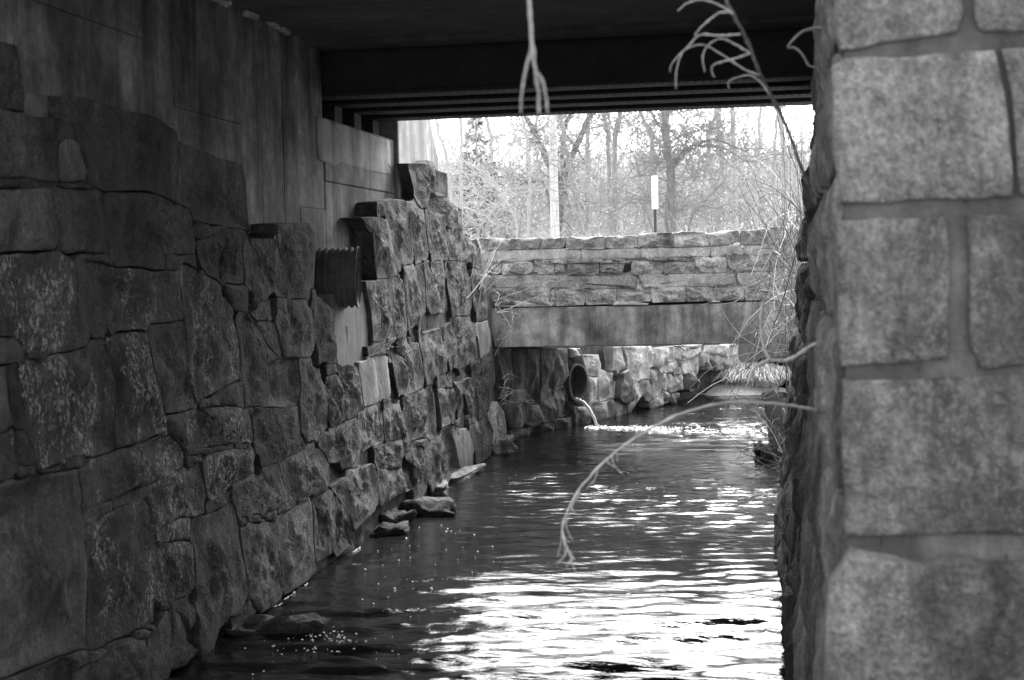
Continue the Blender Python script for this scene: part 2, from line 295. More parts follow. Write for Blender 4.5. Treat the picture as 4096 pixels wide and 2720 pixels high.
 ('lichen', [(8.523, 1.595), (8.752, 1.607), (9.036, 1.596), (9.378, 1.558), (9.649, 1.499), (9.727, 1.396), (9.764, 1.287), (9.485, 1.307), (9.074, 1.331), (8.733, 1.364), (8.559, 1.379), (8.565, 1.484)]),
 ('plain', [(8.284, 1.607), (8.497, 1.597), (8.541, 1.487), (8.516, 1.399), (8.419, 1.446), (8.358, 1.495)]), ('plain', [(8.798, 1.646), (8.998, 1.657), (9.178, 1.686), (9.176, 1.599), (8.979, 1.603), (8.794, 1.614)]),
 ('plain', [(9.195, 1.686), (9.429, 1.724), (9.577, 1.721), (9.612, 1.617), (9.606, 1.54), (9.421, 1.574), (9.192, 1.597)]), ('plain', [(8.575, 1.358), (9.074, 1.323), (9.398, 1.293), (9.387, 1.279), (8.841, 1.312), (8.589, 1.331)]),
 ('plain', [(9.415, 1.293), (9.653, 1.273), (9.736, 1.226), (9.418, 1.275)]),
 ('plain',
  [(9.497, 2.171), (9.704, 2.171), (9.906, 2.098), (10.13, 1.954), (10.391, 1.828), (10.836, 1.796), (10.836, 1.574), (10.788, 1.456), (10.513, 1.448), (9.951, 1.513), (9.641, 1.544), (9.609, 1.681), (9.57, 1.748), (9.588, 1.969),
   (9.533, 2.083)]),
 ('mid', [(9.717, 2.201), (9.909, 2.139), (10.235, 2.115), (10.374, 1.983), (10.435, 1.833), (10.397, 1.838), (10.14, 1.962), (9.921, 2.114)]),
 ('mid', [(9.768, 1.446), (9.947, 1.468), (10.235, 1.461), (10.771, 1.416), (10.814, 1.308), (10.83, 1.181), (10.934, 1.09), (10.666, 1.071), (10.402, 1.054), (10.057, 1.076), (9.924, 1.11), (9.816, 1.198), (9.782, 1.341)]),
 ('plain', [(9.66, 1.53), (9.789, 1.516), (9.798, 1.481), (9.74, 1.47)]), ('plain', [(9.812, 1.514), (9.95, 1.5), (9.947, 1.472), (9.82, 1.475)]),
 ('plain', [(9.298, 1.012), (9.462, 1.025), (9.682, 1.032), (9.91, 1.022), (10.102, 1.04), (10.243, 1.024), (10.306, 0.907), (10.4, 0.814), (10.408, 0.754), (10.223, 0.726), (9.886, 0.733), (9.407, 0.79), (9.351, 0.887)]),
 ('mid', [(10.282, 1.037), (10.479, 1.043), (10.773, 1.057), (11.14, 1.064), (11.34, 0.947), (11.48, 0.835), (11.501, 0.719), (11.259, 0.667), (10.964, 0.683), (10.486, 0.726), (10.429, 0.819), (10.348, 0.926)]),
 ('plain', [(9.577, 0.758), (9.793, 0.728), (9.876, 0.668), (9.611, 0.716)]), ('plain', [(9.914, 0.699), (10.17, 0.683), (10.184, 0.645), (10.027, 0.658)]),
 ('plain', [(10.202, 0.681), (10.425, 0.715), (10.634, 0.699), (10.658, 0.662), (10.446, 0.653)]), ('plain', [(10.666, 0.696), (10.921, 0.679), (10.928, 0.661), (10.685, 0.664)]),
 ('plain', [(9.409, 0.764), (9.56, 0.756), (9.577, 0.704), (9.421, 0.711)]),
 ('plain',
  [(9.42, 0.699), (9.653, 0.68), (9.879, 0.647), (10.108, 0.613), (10.145, 0.465), (10.182, 0.321), (10.221, 0.193), (10.289, 0.068), (10.137, -0.01), (9.734, 0.004), (9.594, 0.144), (9.537, 0.262), (9.485, 0.434), (9.434, 0.604)]),
 ('plain', [(10.123, 0.611), (10.419, 0.644), (10.711, 0.646), (10.956, 0.651), (11.013, 0.525), (11.008, 0.296), (11.025, 0.164), (11.077, 0.052), (10.849, 0.001), (10.29, 0.014), (10.234, 0.19), (10.157, 0.463)]),
 ('plain', [(9.184, 0.114), (9.323, 0.095), (9.499, 0.148), (9.604, 0.139), (9.663, 0.054), (9.488, 0.009), (9.212, 0.024)]),
 ('plain', [(11.045, 0.612), (11.449, 0.619), (11.627, 0.609), (11.651, 0.472), (11.589, 0.277), (11.492, 0.09), (11.063, 0.099), (11.032, 0.315)]),
 ('plain', [(11.657, 0.591), (11.972, 0.4), (12.08, 0.256), (12.087, 0.054), (11.622, 0.036), (11.613, 0.341)]),
 ('plain', [(11.507, 0.671), (11.818, 0.692), (12.353, 0.699), (12.815, 0.692), (12.937, 0.526), (12.943, 0.297), (12.838, 0.227), (12.461, 0.189), (12.169, 0.153), (12.083, 0.284), (11.726, 0.542)]),
 ('mid', [(11.283, 1.115), (11.488, 1.136), (12.003, 1.154), (12.339, 1.147), (12.4, 1.042), (12.474, 0.9), (12.409, 0.785), (12.369, 0.734), (11.874, 0.822), (11.566, 0.857), (11.451, 0.964), (11.25, 1.074)]),
 ('plain', [(10.828, 1.804), (11.118, 1.748), (11.315, 1.652), (11.481, 1.518), (11.454, 1.202), (11.217, 1.137), (10.903, 1.157), (10.803, 1.22), (10.796, 1.453), (10.85, 1.609)]),
 ('plain', [(11.545, 1.69), (11.814, 1.69), (11.853, 1.622), (11.567, 1.618)]),
 ('plain', [(11.537, 1.596), (11.838, 1.601), (11.924, 1.499), (11.927, 1.342), (11.996, 1.19), (11.614, 1.156), (11.534, 1.21), (11.534, 1.381), (11.499, 1.479)]),
 ('plain', [(11.894, 1.674), (12.184, 1.674), (12.414, 1.637), (12.509, 1.49), (12.549, 1.333), (12.594, 1.228), (12.112, 1.169), (12.018, 1.215), (11.975, 1.436), (11.944, 1.498), (11.874, 1.601)]),
 ('sawn', [(12.509, 1.661), (12.831, 1.67), (13.014, 1.672), (13.081, 1.464), (13.16, 1.243), (12.651, 1.254), (12.597, 1.421)]),
 ('sawn', [(13.038, 1.672), (13.445, 1.662), (13.519, 1.517), (13.581, 1.282), (13.188, 1.245), (13.112, 1.462)]), ('plain', [(12.778, 1.788), (13.381, 1.764), (13.447, 1.68), (12.946, 1.68), (12.809, 1.719)]),
 ('mid', [(13.486, 1.747), (13.982, 1.729), (14.664, 1.725), (14.819, 1.54), (14.917, 1.268), (14.863, 1.226), (14.205, 1.215), (13.86, 1.224), (13.744, 1.389), (13.639, 1.586)]),
 ('mid', [(14.75, 1.804), (15.349, 1.824), (15.768, 1.83), (15.92, 1.66), (16.079, 1.521), (16.002, 1.335), (15.621, 1.301), (15.048, 1.249), (14.961, 1.41), (14.879, 1.597)]),
 ('lit', [(16.063, 1.833), (16.671, 1.91), (17.432, 1.868), (17.706, 1.788), (17.75, 1.579), (17.842, 1.355), (17.385, 1.302), (16.82, 1.261), (16.165, 1.355), (16.087, 1.58), (16.002, 1.718)]),
 ('sawn', [(17.752, 1.771), (18.528, 1.775), (18.705, 1.643), (18.751, 1.45), (18.006, 1.347), (17.913, 1.57)]),
 ('lit', [(17.399, 1.27), (18.298, 1.306), (18.742, 1.302), (18.929, 1.216), (18.968, 0.952), (18.56, 0.847), (18.464, 0.626), (17.906, 0.574), (17.803, 0.585), (17.832, 0.861), (17.665, 0.998), (17.449, 1.137)]),
 ('lit', [(16.988, 1.135), (17.357, 1.141), (17.677, 0.936), (17.775, 0.718), (17.76, 0.577), (17.218, 0.636), (17.072, 0.872), (16.979, 0.998)]),
 ('mid', [(15.514, 1.148), (16.365, 1.061), (16.439, 0.876), (16.376, 0.714), (15.71, 0.734), (15.589, 0.96)]), ('mid', [(16.349, 1.165), (16.845, 1.135), (16.881, 0.949), (16.749, 0.731), (16.564, 0.707), (16.539, 0.98)]),
 ('mid', [(15.667, 1.265), (16.28, 1.238), (16.306, 1.095), (15.516, 1.164)]), ('mid', [(14.031, 1.156), (14.433, 1.164), (14.926, 1.203), (15.371, 1.126), (15.433, 0.937), (15.429, 0.626), (14.173, 0.733), (14.052, 0.905)]),
 ('mid', [(13.309, 1.204), (13.874, 1.148), (13.981, 0.913), (14.012, 0.809), (13.677, 0.806), (13.355, 0.814), (13.249, 0.996)]),
 ('mid', [(12.432, 1.198), (12.788, 1.203), (13.163, 1.197), (13.241, 0.997), (13.246, 0.827), (12.755, 0.837), (12.507, 0.828), (12.489, 1.031)]),
 ('mid', [(12.878, 0.813), (13.465, 0.803), (13.922, 0.757), (13.949, 0.62), (13.779, 0.5), (13.441, 0.537), (12.978, 0.636), (12.908, 0.717)]),
 ('plain', [(12.976, 0.609), (13.439, 0.521), (13.779, 0.502), (14.116, 0.376), (14.281, 0.216), (14.11, 0.22), (13.711, 0.247), (13.008, 0.233), (12.999, 0.437)]),
 ('mid', [(14.024, 0.607), (14.334, 0.624), (14.702, 0.588), (14.836, 0.478), (14.866, 0.267), (14.9, 0.094), (14.563, 0.014), (14.281, 0.061), (14.387, 0.279), (14.309, 0.455), (14.02, 0.563)]),
 ('mid', [(14.875, 0.517), (15.227, 0.582), (15.666, 0.629), (16.105, 0.616), (16.382, 0.401), (16.536, 0.102), (16.005, 0.033), (15.769, -0.034), (15.084, 0.025), (14.953, 0.278), (14.918, 0.442)]),
 ('sawn', [(16.233, 0.599), (17.029, 0.536), (17.382, 0.26), (17.358, 0.026), (16.615, 0.059), (16.473, 0.319)]),
 ('lit', [(17.171, 0.539), (17.887, 0.499), (18.597, 0.462), (18.629, 0.25), (18.548, 0.008), (17.547, -0.046), (17.479, 0.248)]),
 ('bright', [(18.345, 0.556), (18.993, 0.683), (19.478, 0.485), (19.634, 0.242), (19.542, -0.04), (18.71, -0.04), (18.695, 0.242)]), ('mid', [(17.105, 0.64), (17.42, 0.636), (17.471, 0.558), (17.194, 0.565)]),
 ('mid', [(16.355, 0.71), (16.641, 0.679), (16.635, 0.616), (16.394, 0.632)]), ('mid', [(13.988, 0.749), (14.145, 0.729), (14.181, 0.626), (13.978, 0.642)]), ('mid', [(14.216, 0.709), (15.117, 0.633), (14.818, 0.603), (14.336, 0.641)]),
 ('lit',
  [(14.529, 3.608), (15.361, 3.67), (15.427, 3.706), (15.728, 3.716), (15.884, 3.621), (16.393, 3.612), (16.414, 3.459), (16.366, 3.341), (15.866, 3.332), (15.547, 3.411), (15.359, 3.22), (15.208, 3.169), (14.917, 3.182), (14.827, 3.27),
   (14.699, 3.405)]),
 ('lit', [(15.499, 3.309), (16.209, 3.354), (16.607, 3.294), (17.165, 3.221), (17.2, 2.995), (16.709, 2.971), (16.366, 2.988), (16.261, 3.116), (15.573, 3.133), (15.337, 3.161)]),
 ('mid', [(13.523, 3.175), (13.893, 3.213), (14.372, 3.223), (14.494, 3.092), (14.53, 2.93), (14.563, 2.779), (14.686, 2.605), (14.016, 2.516), (13.857, 2.691), (13.749, 2.912), (13.637, 3.063)]),
 ('plain', [(13.279, 3.154), (13.498, 3.172), (13.568, 3.031), (13.267, 3.02)]),
 ('mid', [(12.73, 2.988), (13.059, 3.008), (13.496, 3.011), (13.728, 2.911), (13.835, 2.724), (13.939, 2.446), (13.207, 2.411), (13.153, 2.632), (13.107, 2.897)]),
 ('mid', [(14.445, 3.214), (14.716, 3.226), (15.183, 3.116), (15.269, 2.886), (15.35, 2.644), (14.764, 2.559), (14.68, 2.697), (14.606, 2.932), (14.527, 3.093)]),
 ('lit', [(15.27, 3.115), (16.224, 3.095), (16.251, 2.84), (16.288, 2.621), (15.477, 2.596), (15.346, 2.826)]), ('lit', [(16.363, 2.956), (17.009, 2.957), (17.056, 2.853), (16.91, 2.61), (16.389, 2.622), (16.292, 2.775)]),
 ('lit', [(17.04, 2.944), (17.675, 2.858), (18.014, 2.878), (18.28, 2.726), (18.297, 2.539), (17.589, 2.555), (17.262, 2.638), (17.004, 2.596)]),
 ('mid', [(12.788, 2.399), (13.238, 2.404), (13.678, 2.377), (13.742, 2.19), (13.805, 1.944), (13.837, 1.82), (13.003, 1.843), (12.95, 2.106)]),
 ('mid', [(13.745, 2.409), (14.171, 2.404), (14.232, 2.234), (14.295, 1.923), (14.287, 1.842), (13.865, 1.842), (13.779, 2.133)]),
 ('mid', [(14.24, 2.507), (15.033, 2.515), (15.112, 2.336), (15.134, 2.031), (14.886, 1.935), (14.361, 1.841), (14.3, 2.175)]),
 ('lit', [(15.11, 2.527), (15.947, 2.563), (16.102, 2.45), (16.076, 2.192), (15.997, 1.979), (15.312, 1.991), (15.171, 2.091), (15.143, 2.336)]),
 ('lit', [(16.147, 2.55), (16.73, 2.562), (17.289, 2.52), (17.536, 2.37), (17.564, 1.989), (17.292, 1.905), (16.434, 1.937), (16.341, 2.147), (16.24, 2.319)]),
 ('lit', [(17.653, 2.449), (18.255, 2.415), (18.419, 2.286), (18.576, 1.987), (18.559, 1.828), (17.93, 1.809), (17.674, 1.986)]),
 ('plain', [(11.201, 2.335), (11.42, 2.282), (11.791, 2.168), (11.796, 1.973), (11.842, 1.699), (11.338, 1.734), (11.259, 1.998)]),
 ('mid', [(10.384, 2.257), (10.712, 2.247), (11.065, 2.264), (11.193, 2.117), (11.262, 1.93), (11.168, 1.827), (10.837, 1.813), (10.476, 1.845), (10.413, 2.001), (10.348, 2.133)]),
 ('mid', [(9.762, 2.749), (10.388, 2.759), (10.451, 2.643), (10.591, 2.471), (10.579, 2.326), (10.385, 2.356), (10.159, 2.302), (9.932, 2.332), (9.759, 2.438), (9.724, 2.559), (9.712, 2.679)]),
 ('mid', [(10.435, 2.871), (10.634, 2.885), (11.205, 2.901), (11.341, 2.815), (11.352, 2.602), (11.307, 2.42), (11.165, 2.368), (11.092, 2.278), (10.647, 2.324), (10.633, 2.47), (10.492, 2.643), (10.451, 2.763)]),
 ('plain', [(8.882, 2.712), (9.108, 2.738), (9.436, 2.798), (9.797, 2.798), (9.736, 2.735), (9.706, 2.639), (9.722, 2.417), (9.448, 2.429), (9.204, 2.455), (9.017, 2.494), (8.914, 2.634)]),
 ('plain', [(8.836, 2.828), (9.037, 2.819), (9.389, 2.812), (9.149, 2.758), (8.883, 2.724), (8.831, 2.765)]), ('plain', [(9.348, 2.403), (9.701, 2.404), (9.78, 2.317), (9.732, 2.248), (9.479, 2.287), (9.364, 2.343)]),
 ('plain', [(9.785, 2.209), (10.198, 2.254), (10.26, 2.139), (9.91, 2.153)])]
BRIDGE = [('rough', [(-4.098, 2.925), (-3.921, 2.926), (-3.643, 2.906), (-3.641, 2.749), (-3.878, 2.75), (-4.045, 2.756)]), ('rough', [(-3.632, 2.91), (-3.348, 2.908), (-3.183, 2.906), (-3.22, 2.757), (-3.415, 2.753), (-3.626, 2.754)]),
 ('rough', [(-3.175, 2.904), (-2.999, 2.907), (-2.817, 2.916), (-2.861, 2.766), (-3.14, 2.757), (-3.215, 2.755)]), ('rough', [(-2.808, 2.916), (-2.59, 2.906), (-2.275, 2.912), (-2.277, 2.735), (-2.72, 2.74), (-2.842, 2.764)]),
 ('rough', [(-2.262, 2.91), (-2.055, 2.91), (-1.828, 2.912), (-1.827, 2.746), (-2.057, 2.746), (-2.264, 2.75)]), ('rough', [(-1.814, 2.914), (-1.697, 2.942), (-1.519, 2.945), (-1.333, 2.945), (-1.334, 2.737), (-1.819, 2.74)]),
 ('rough', [(-1.319, 2.929), (-1.224, 2.954), (-1.048, 2.948), (-0.875, 2.934), (-0.819, 2.741), (-1.051, 2.739), (-1.319, 2.739)]),
 ('rough', [(-0.866, 2.907), (-0.698, 2.942), (-0.421, 2.947), (-0.411, 2.797), (-0.584, 2.765), (-0.805, 2.744)]), ('rough', [(-0.394, 2.937), (-0.234, 2.954), (-0.017, 2.978), (-0.008, 2.743), (-0.396, 2.752)]),
 ('rough', [(-0.001, 2.977), (0.112, 2.992), (0.375, 2.98), (0.373, 2.734), (-0.001, 2.743)]), ('slab', [(-4.032, 2.728), (-3.14, 2.738), (-2.72, 2.725), (-2.624, 2.714), (-2.638, 2.608), (-3.051, 2.6), (-4.03, 2.588)]),
 ('slab', [(-2.609, 2.713), (-1.774, 2.713), (-1.788, 2.593), (-2.617, 2.585)]), ('slab', [(-1.764, 2.715), (-0.808, 2.721), (-0.835, 2.604), (-1.777, 2.596)]), ('slab', [(-0.794, 2.723), (-0.41, 2.74), (-0.356, 2.617), (-0.805, 2.603)]),
 ('slab', [(-0.347, 2.734), (0.339, 2.73), (0.326, 2.605), (-0.339, 2.61)]), ('rough', [(-4.026, 2.562), (-3.791, 2.566), (-3.789, 2.468), (-3.794, 2.415), (-4.032, 2.415)]),
 ('rough', [(-3.75, 2.547), (-3.329, 2.564), (-3.322, 2.424), (-3.422, 2.409), (-3.752, 2.405)]), ('rough', [(-3.298, 2.52), (-3.018, 2.523), (-3.02, 2.391), (-3.165, 2.404), (-3.31, 2.424)]),
 ('rough', [(-3.003, 2.523), (-2.88, 2.521), (-2.87, 2.407), (-2.998, 2.409)]), ('rough', [(-2.817, 2.537), (-2.389, 2.529), (-2.378, 2.388), (-2.599, 2.366), (-2.816, 2.379)]),
 ('rough', [(-2.35, 2.519), (-2.029, 2.522), (-2.049, 2.382), (-2.352, 2.397)]), ('darkrough', [(-2.029, 2.51), (-1.92, 2.508), (-1.944, 2.382), (-2.037, 2.384)]),
 ('rough', [(-1.903, 2.543), (-1.48, 2.546), (-1.471, 2.385), (-1.906, 2.37)]), ('rough', [(-1.446, 2.522), (-1.045, 2.532), (-1.044, 2.377), (-1.454, 2.373)]),
 ('rough', [(-1.027, 2.584), (-0.612, 2.576), (-0.593, 2.38), (-0.763, 2.36), (-0.96, 2.387), (-1.006, 2.468)]), ('rough', [(-0.584, 2.563), (-0.012, 2.586), (-0.014, 2.392), (-0.472, 2.39), (-0.551, 2.415)]),
 ('rough', [(0.007, 2.586), (0.324, 2.591), (0.322, 2.374), (0.005, 2.38)]), ('rough', [(-3.288, 2.592), (-2.825, 2.587), (-2.833, 2.532), (-3.289, 2.533)]), ('rough', [(-2.812, 2.587), (-2.013, 2.57), (-2.013, 2.528), (-2.813, 2.541)]),
 ('rough', [(-2.354, 2.576), (-1.691, 2.583), (-1.691, 2.551), (-1.917, 2.548), (-2.351, 2.525)]), ('rough', [(-1.685, 2.583), (-1.044, 2.585), (-1.044, 2.542), (-1.682, 2.553)]),
 ('course', [(-4.005, 2.379), (-2.964, 2.36), (-1.852, 2.334), (-1.872, 2.172), (-3.059, 2.193), (-3.889, 2.23)]), ('course', [(-1.811, 2.351), (-0.486, 2.344), (-0.465, 2.225), (-0.602, 2.186), (-1.742, 2.188)]),
 ('course', [(-0.447, 2.349), (-0.023, 2.365), (-0.016, 2.182), (-0.416, 2.189)]), ('course', [(-0.007, 2.364), (0.322, 2.37), (0.308, 2.188), (0.003, 2.182)]),
 ('bright', [(-1.841, 2.316), (-1.816, 2.316), (-1.759, 2.174), (-1.771, 2.129), (-1.859, 2.131)]), ('rough', [(-3.96, 2.195), (-3.53, 2.188), (-3.535, 1.946), (-3.947, 1.937)]),
 ('rough', [(-3.517, 2.197), (-3.097, 2.181), (-3.095, 1.94), (-3.522, 1.937)]), ('bright', [(-3.085, 2.128), (-3.032, 2.163), (-3.004, 2.063), (-3.007, 1.936), (-3.089, 1.936)]),
 ('rough', [(-2.993, 2.17), (-2.595, 2.172), (-2.59, 1.941), (-2.998, 1.929)]), ('rough', [(-2.574, 2.136), (-2.152, 2.156), (-2.146, 1.944), (-2.568, 1.941)]),
 ('rough', [(-2.113, 2.118), (-1.664, 2.123), (-1.645, 1.984), (-2.116, 1.956)]), ('rough', [(-1.635, 2.17), (-1.179, 2.174), (-1.17, 1.965), (-1.626, 1.96)]), ('rough', [(-1.151, 2.161), (-0.745, 2.166), (-0.736, 1.97), (-1.142, 1.965)]),
 ('rough', [(-0.723, 2.119), (-0.372, 2.16), (-0.363, 1.988), (-0.719, 1.97)]), ('rough', [(-0.356, 2.16), (0.308, 2.172), (0.274, 1.966), (-0.347, 1.976)])]
BEAM = [(-3.976, 1.923), (-1.734, 1.921), (0.392, 1.964), (0.387, 1.388), (-1.743, 1.371), (-3.893, 1.355)]
LIT_LEDGE = [[(-3.893, 2.014), (-3.782, 1.984), (-3.652, 2.028), (-3.522, 2.017), (-3.402, 2.006), (-3.339, 1.973), (-3.191, 1.994), (-3.094, 2.001), (-3.027, 1.935), (-3.339, 1.932), (-3.858, 1.933)],
 [(-2.19, 1.943), (-2.129, 1.995), (-2.01, 1.97), (-1.914, 1.998), (-1.819, 1.973), (-1.665, 1.952), (-1.701, 1.929), (-2.178, 1.933)], [(-0.827, 1.958), (-0.78, 1.986), (-0.71, 1.973), (-0.663, 1.955)]]
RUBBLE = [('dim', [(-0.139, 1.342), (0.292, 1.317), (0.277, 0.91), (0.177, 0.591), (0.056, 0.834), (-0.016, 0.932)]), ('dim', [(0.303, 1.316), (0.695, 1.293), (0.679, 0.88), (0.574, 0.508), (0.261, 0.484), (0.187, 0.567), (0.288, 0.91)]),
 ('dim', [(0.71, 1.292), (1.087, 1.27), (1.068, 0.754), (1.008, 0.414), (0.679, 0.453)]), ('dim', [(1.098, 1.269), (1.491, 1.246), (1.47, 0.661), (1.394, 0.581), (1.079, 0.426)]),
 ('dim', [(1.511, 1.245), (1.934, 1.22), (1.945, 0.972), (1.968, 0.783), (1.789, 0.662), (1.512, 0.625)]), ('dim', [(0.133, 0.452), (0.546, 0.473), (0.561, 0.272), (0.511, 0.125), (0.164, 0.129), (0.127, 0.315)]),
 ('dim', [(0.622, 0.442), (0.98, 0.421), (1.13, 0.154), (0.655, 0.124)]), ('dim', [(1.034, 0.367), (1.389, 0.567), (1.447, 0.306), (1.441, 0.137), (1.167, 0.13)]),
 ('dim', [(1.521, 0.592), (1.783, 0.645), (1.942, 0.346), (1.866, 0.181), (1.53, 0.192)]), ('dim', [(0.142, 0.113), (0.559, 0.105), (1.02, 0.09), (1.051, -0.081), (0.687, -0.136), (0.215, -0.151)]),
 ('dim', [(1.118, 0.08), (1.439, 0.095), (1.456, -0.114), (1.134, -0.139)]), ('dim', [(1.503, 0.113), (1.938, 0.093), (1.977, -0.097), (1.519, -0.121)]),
 ('stone', [(1.944, 1.22), (2.335, 1.197), (2.383, 1.097), (2.237, 1.047), (1.949, 1.074)]), ('stone', [(2.394, 1.092), (2.938, 1.058), (3.009, 0.9), (2.953, 0.711), (2.69, 0.705), (2.493, 0.794)]),
 ('stone', [(2.51, 0.701), (2.818, 0.69), (2.861, 0.56), (2.852, 0.304), (2.496, 0.3)]), ('stone', [(2.882, 0.685), (3.044, 0.816), (3.393, 0.699), (3.491, 0.443), (3.437, 0.331), (3.162, 0.279), (2.922, 0.298)]),
 ('stone', [(2.548, 0.275), (3.294, 0.259), (3.391, -0.012), (2.878, -0.052), (2.666, 0.035)]), ('stone', [(3.361, 0.253), (3.609, 0.243), (3.823, 0.133), (3.846, -0.044), (3.462, -0.059)]),
 ('wet', [(2.006, 0.288), (2.354, 0.28), (2.656, 0.049), (2.741, -0.102), (2.345, -0.111), (2.043, -0.079)]), ('wet', [(3.629, 0.668), (3.769, 0.751), (3.9, 0.529), (3.978, 0.253), (3.749, 0.156), (3.501, 0.245), (3.538, 0.505)]),
 ('stone', [(3.444, 1.165), (3.722, 1.14), (3.842, 0.911), (3.815, 0.753), (3.586, 0.735), (3.429, 0.756)]),
 ('stone', [(3.759, 1.138), (4.599, 1.102), (4.621, 0.924), (4.694, 0.727), (4.659, 0.545), (3.976, 0.568), (3.826, 0.75), (3.859, 0.922)]),
 ('stone', [(4.638, 1.1), (4.798, 1.09), (4.915, 0.905), (4.866, 0.73), (4.711, 0.715), (4.637, 0.91)]), ('stone', [(4.952, 1.043), (5.713, 1.038), (5.729, 0.763), (5.318, 0.765), (5.081, 0.716), (4.942, 0.738)]),
 ('stone', [(5.771, 1.021), (6.087, 0.936), (6.162, 0.748), (5.894, 0.752), (5.75, 0.852)]), ('bright', [(6.125, 0.947), (6.629, 0.947), (6.883, 0.943), (6.907, 0.861), (6.592, 0.801), (6.183, 0.808)]),
 ('bright', [(5.811, 1.032), (6.892, 0.998), (6.89, 0.951), (6.119, 0.957)]), ('stone', [(6.826, 0.795), (7.054, 0.891), (7.241, 0.852), (7.27, 0.702), (7.039, 0.634), (7.004, 0.567), (6.819, 0.58)]),
 ('bright', [(7.328, 0.833), (7.468, 0.951), (8.621, 0.9), (8.543, 0.721), (8.045, 0.71), (7.429, 0.804)]), ('stone', [(5.085, 0.67), (5.348, 0.744), (5.826, 0.75), (6.029, 0.514), (5.672, 0.542), (5.201, 0.615)]),
 ('stone', [(5.993, 0.727), (6.174, 0.714), (6.558, 0.675), (6.54, 0.408), (6.26, 0.457), (6.051, 0.604)]), ('stone', [(6.501, 0.788), (6.746, 0.758), (6.806, 0.578), (6.71, 0.436), (6.576, 0.419)]),
 ('stone', [(7.186, 0.604), (7.282, 0.68), (7.501, 0.476), (7.149, 0.501)]), ('stone', [(7.325, 0.735), (7.62, 0.771), (7.719, 0.613), (7.815, 0.553), (7.549, 0.486)]),
 ('stone', [(7.701, 0.697), (8.03, 0.675), (8.034, 0.566), (7.801, 0.554)]), ('stone', [(7.592, 0.52), (7.913, 0.539), (7.91, 0.446), (7.624, 0.453)]),
 ('stone', [(8.066, 0.673), (8.381, 0.667), (8.374, 0.442), (8.116, 0.46), (7.949, 0.552)]), ('stone', [(8.411, 0.694), (8.689, 0.691), (8.748, 0.445), (8.441, 0.495)]),
 ('stone', [(4.71, 0.697), (4.905, 0.683), (5.186, 0.535), (5.249, 0.373), (5.093, 0.205), (4.895, 0.197), (4.737, 0.466)]), ('stone', [(4.336, 0.482), (4.613, 0.525), (4.798, 0.409), (4.82, 0.203), (4.571, 0.125), (4.447, 0.297)]),
 ('stone', [(3.953, 0.525), (4.133, 0.524), (4.101, 0.393), (3.977, 0.428)]), ('stone', [(4.058, 0.416), (4.274, 0.461), (4.396, 0.264), (4.235, 0.128), (3.989, -0.028), (3.918, 0.13), (4.031, 0.27)]),
 ('stone', [(5.259, 0.579), (5.366, 0.571), (5.355, 0.262), (5.255, 0.296)]), ('stone', [(5.407, 0.568), (5.636, 0.538), (5.631, 0.395), (5.511, 0.251), (5.389, 0.272)]),
 ('stone', [(5.674, 0.402), (5.825, 0.511), (6.089, 0.437), (6.114, 0.225), (5.845, 0.195), (5.614, 0.24)]), ('wet', [(6.174, 0.525), (6.389, 0.496), (6.473, 0.329), (6.634, 0.313), (6.566, 0.187), (6.162, 0.166)]),
 ('stone', [(4.688, 0.032), (4.945, 0.135), (5.264, 0.212), (5.287, 0.005), (4.823, -0.045)]), ('stone', [(5.278, 0.25), (5.504, 0.217), (5.528, 0.035), (5.329, 0.014)]),
 ('stone', [(5.575, 0.171), (5.746, 0.157), (5.74, 0.002), (5.57, 0.005)]), ('stone', [(5.773, 0.154), (5.875, 0.152), (5.872, 0.081), (5.786, 0.078)])]
PIER = [[(0.164, 3.254), (0.441, 3.238), (0.449, 3.072), (0.435, 3.026), (0.272, 3.009), (0.17, 2.997), (0.155, 3.056)], [(0.477, 3.235), (0.693, 3.223), (0.693, 3.024), (0.487, 3.022), (0.471, 3.05)],
 [(0.149, 2.964), (0.18, 2.977), (0.394, 2.98), (0.52, 2.983), (0.54, 2.882), (0.552, 2.788), (0.562, 2.64), (0.444, 2.637), (0.168, 2.633), (0.152, 2.749)],
 [(0.535, 2.984), (0.693, 2.986), (0.693, 2.643), (0.575, 2.64), (0.565, 2.787), (0.557, 2.881)],
 [(0.158, 2.598), (0.28, 2.6), (0.406, 2.6), (0.416, 2.531), (0.414, 2.383), (0.414, 2.332), (0.412, 2.263), (0.294, 2.254), (0.166, 2.246), (0.159, 2.346)],
 [(0.456, 2.602), (0.693, 2.605), (0.704, 2.259), (0.491, 2.241), (0.463, 2.288), (0.46, 2.342)], [(0.166, 2.216), (0.398, 2.22), (0.704, 2.226), (0.704, 1.851), (0.448, 1.843), (0.171, 1.837), (0.166, 2.017)],
 [(0.131, 1.729), (0.152, 1.763), (0.18, 1.812), (0.259, 1.795), (0.344, 1.78), (0.448, 1.795), (0.551, 1.781), (0.704, 1.789), (0.704, 1.426), (0.113, 1.405), (0.122, 1.629)]]
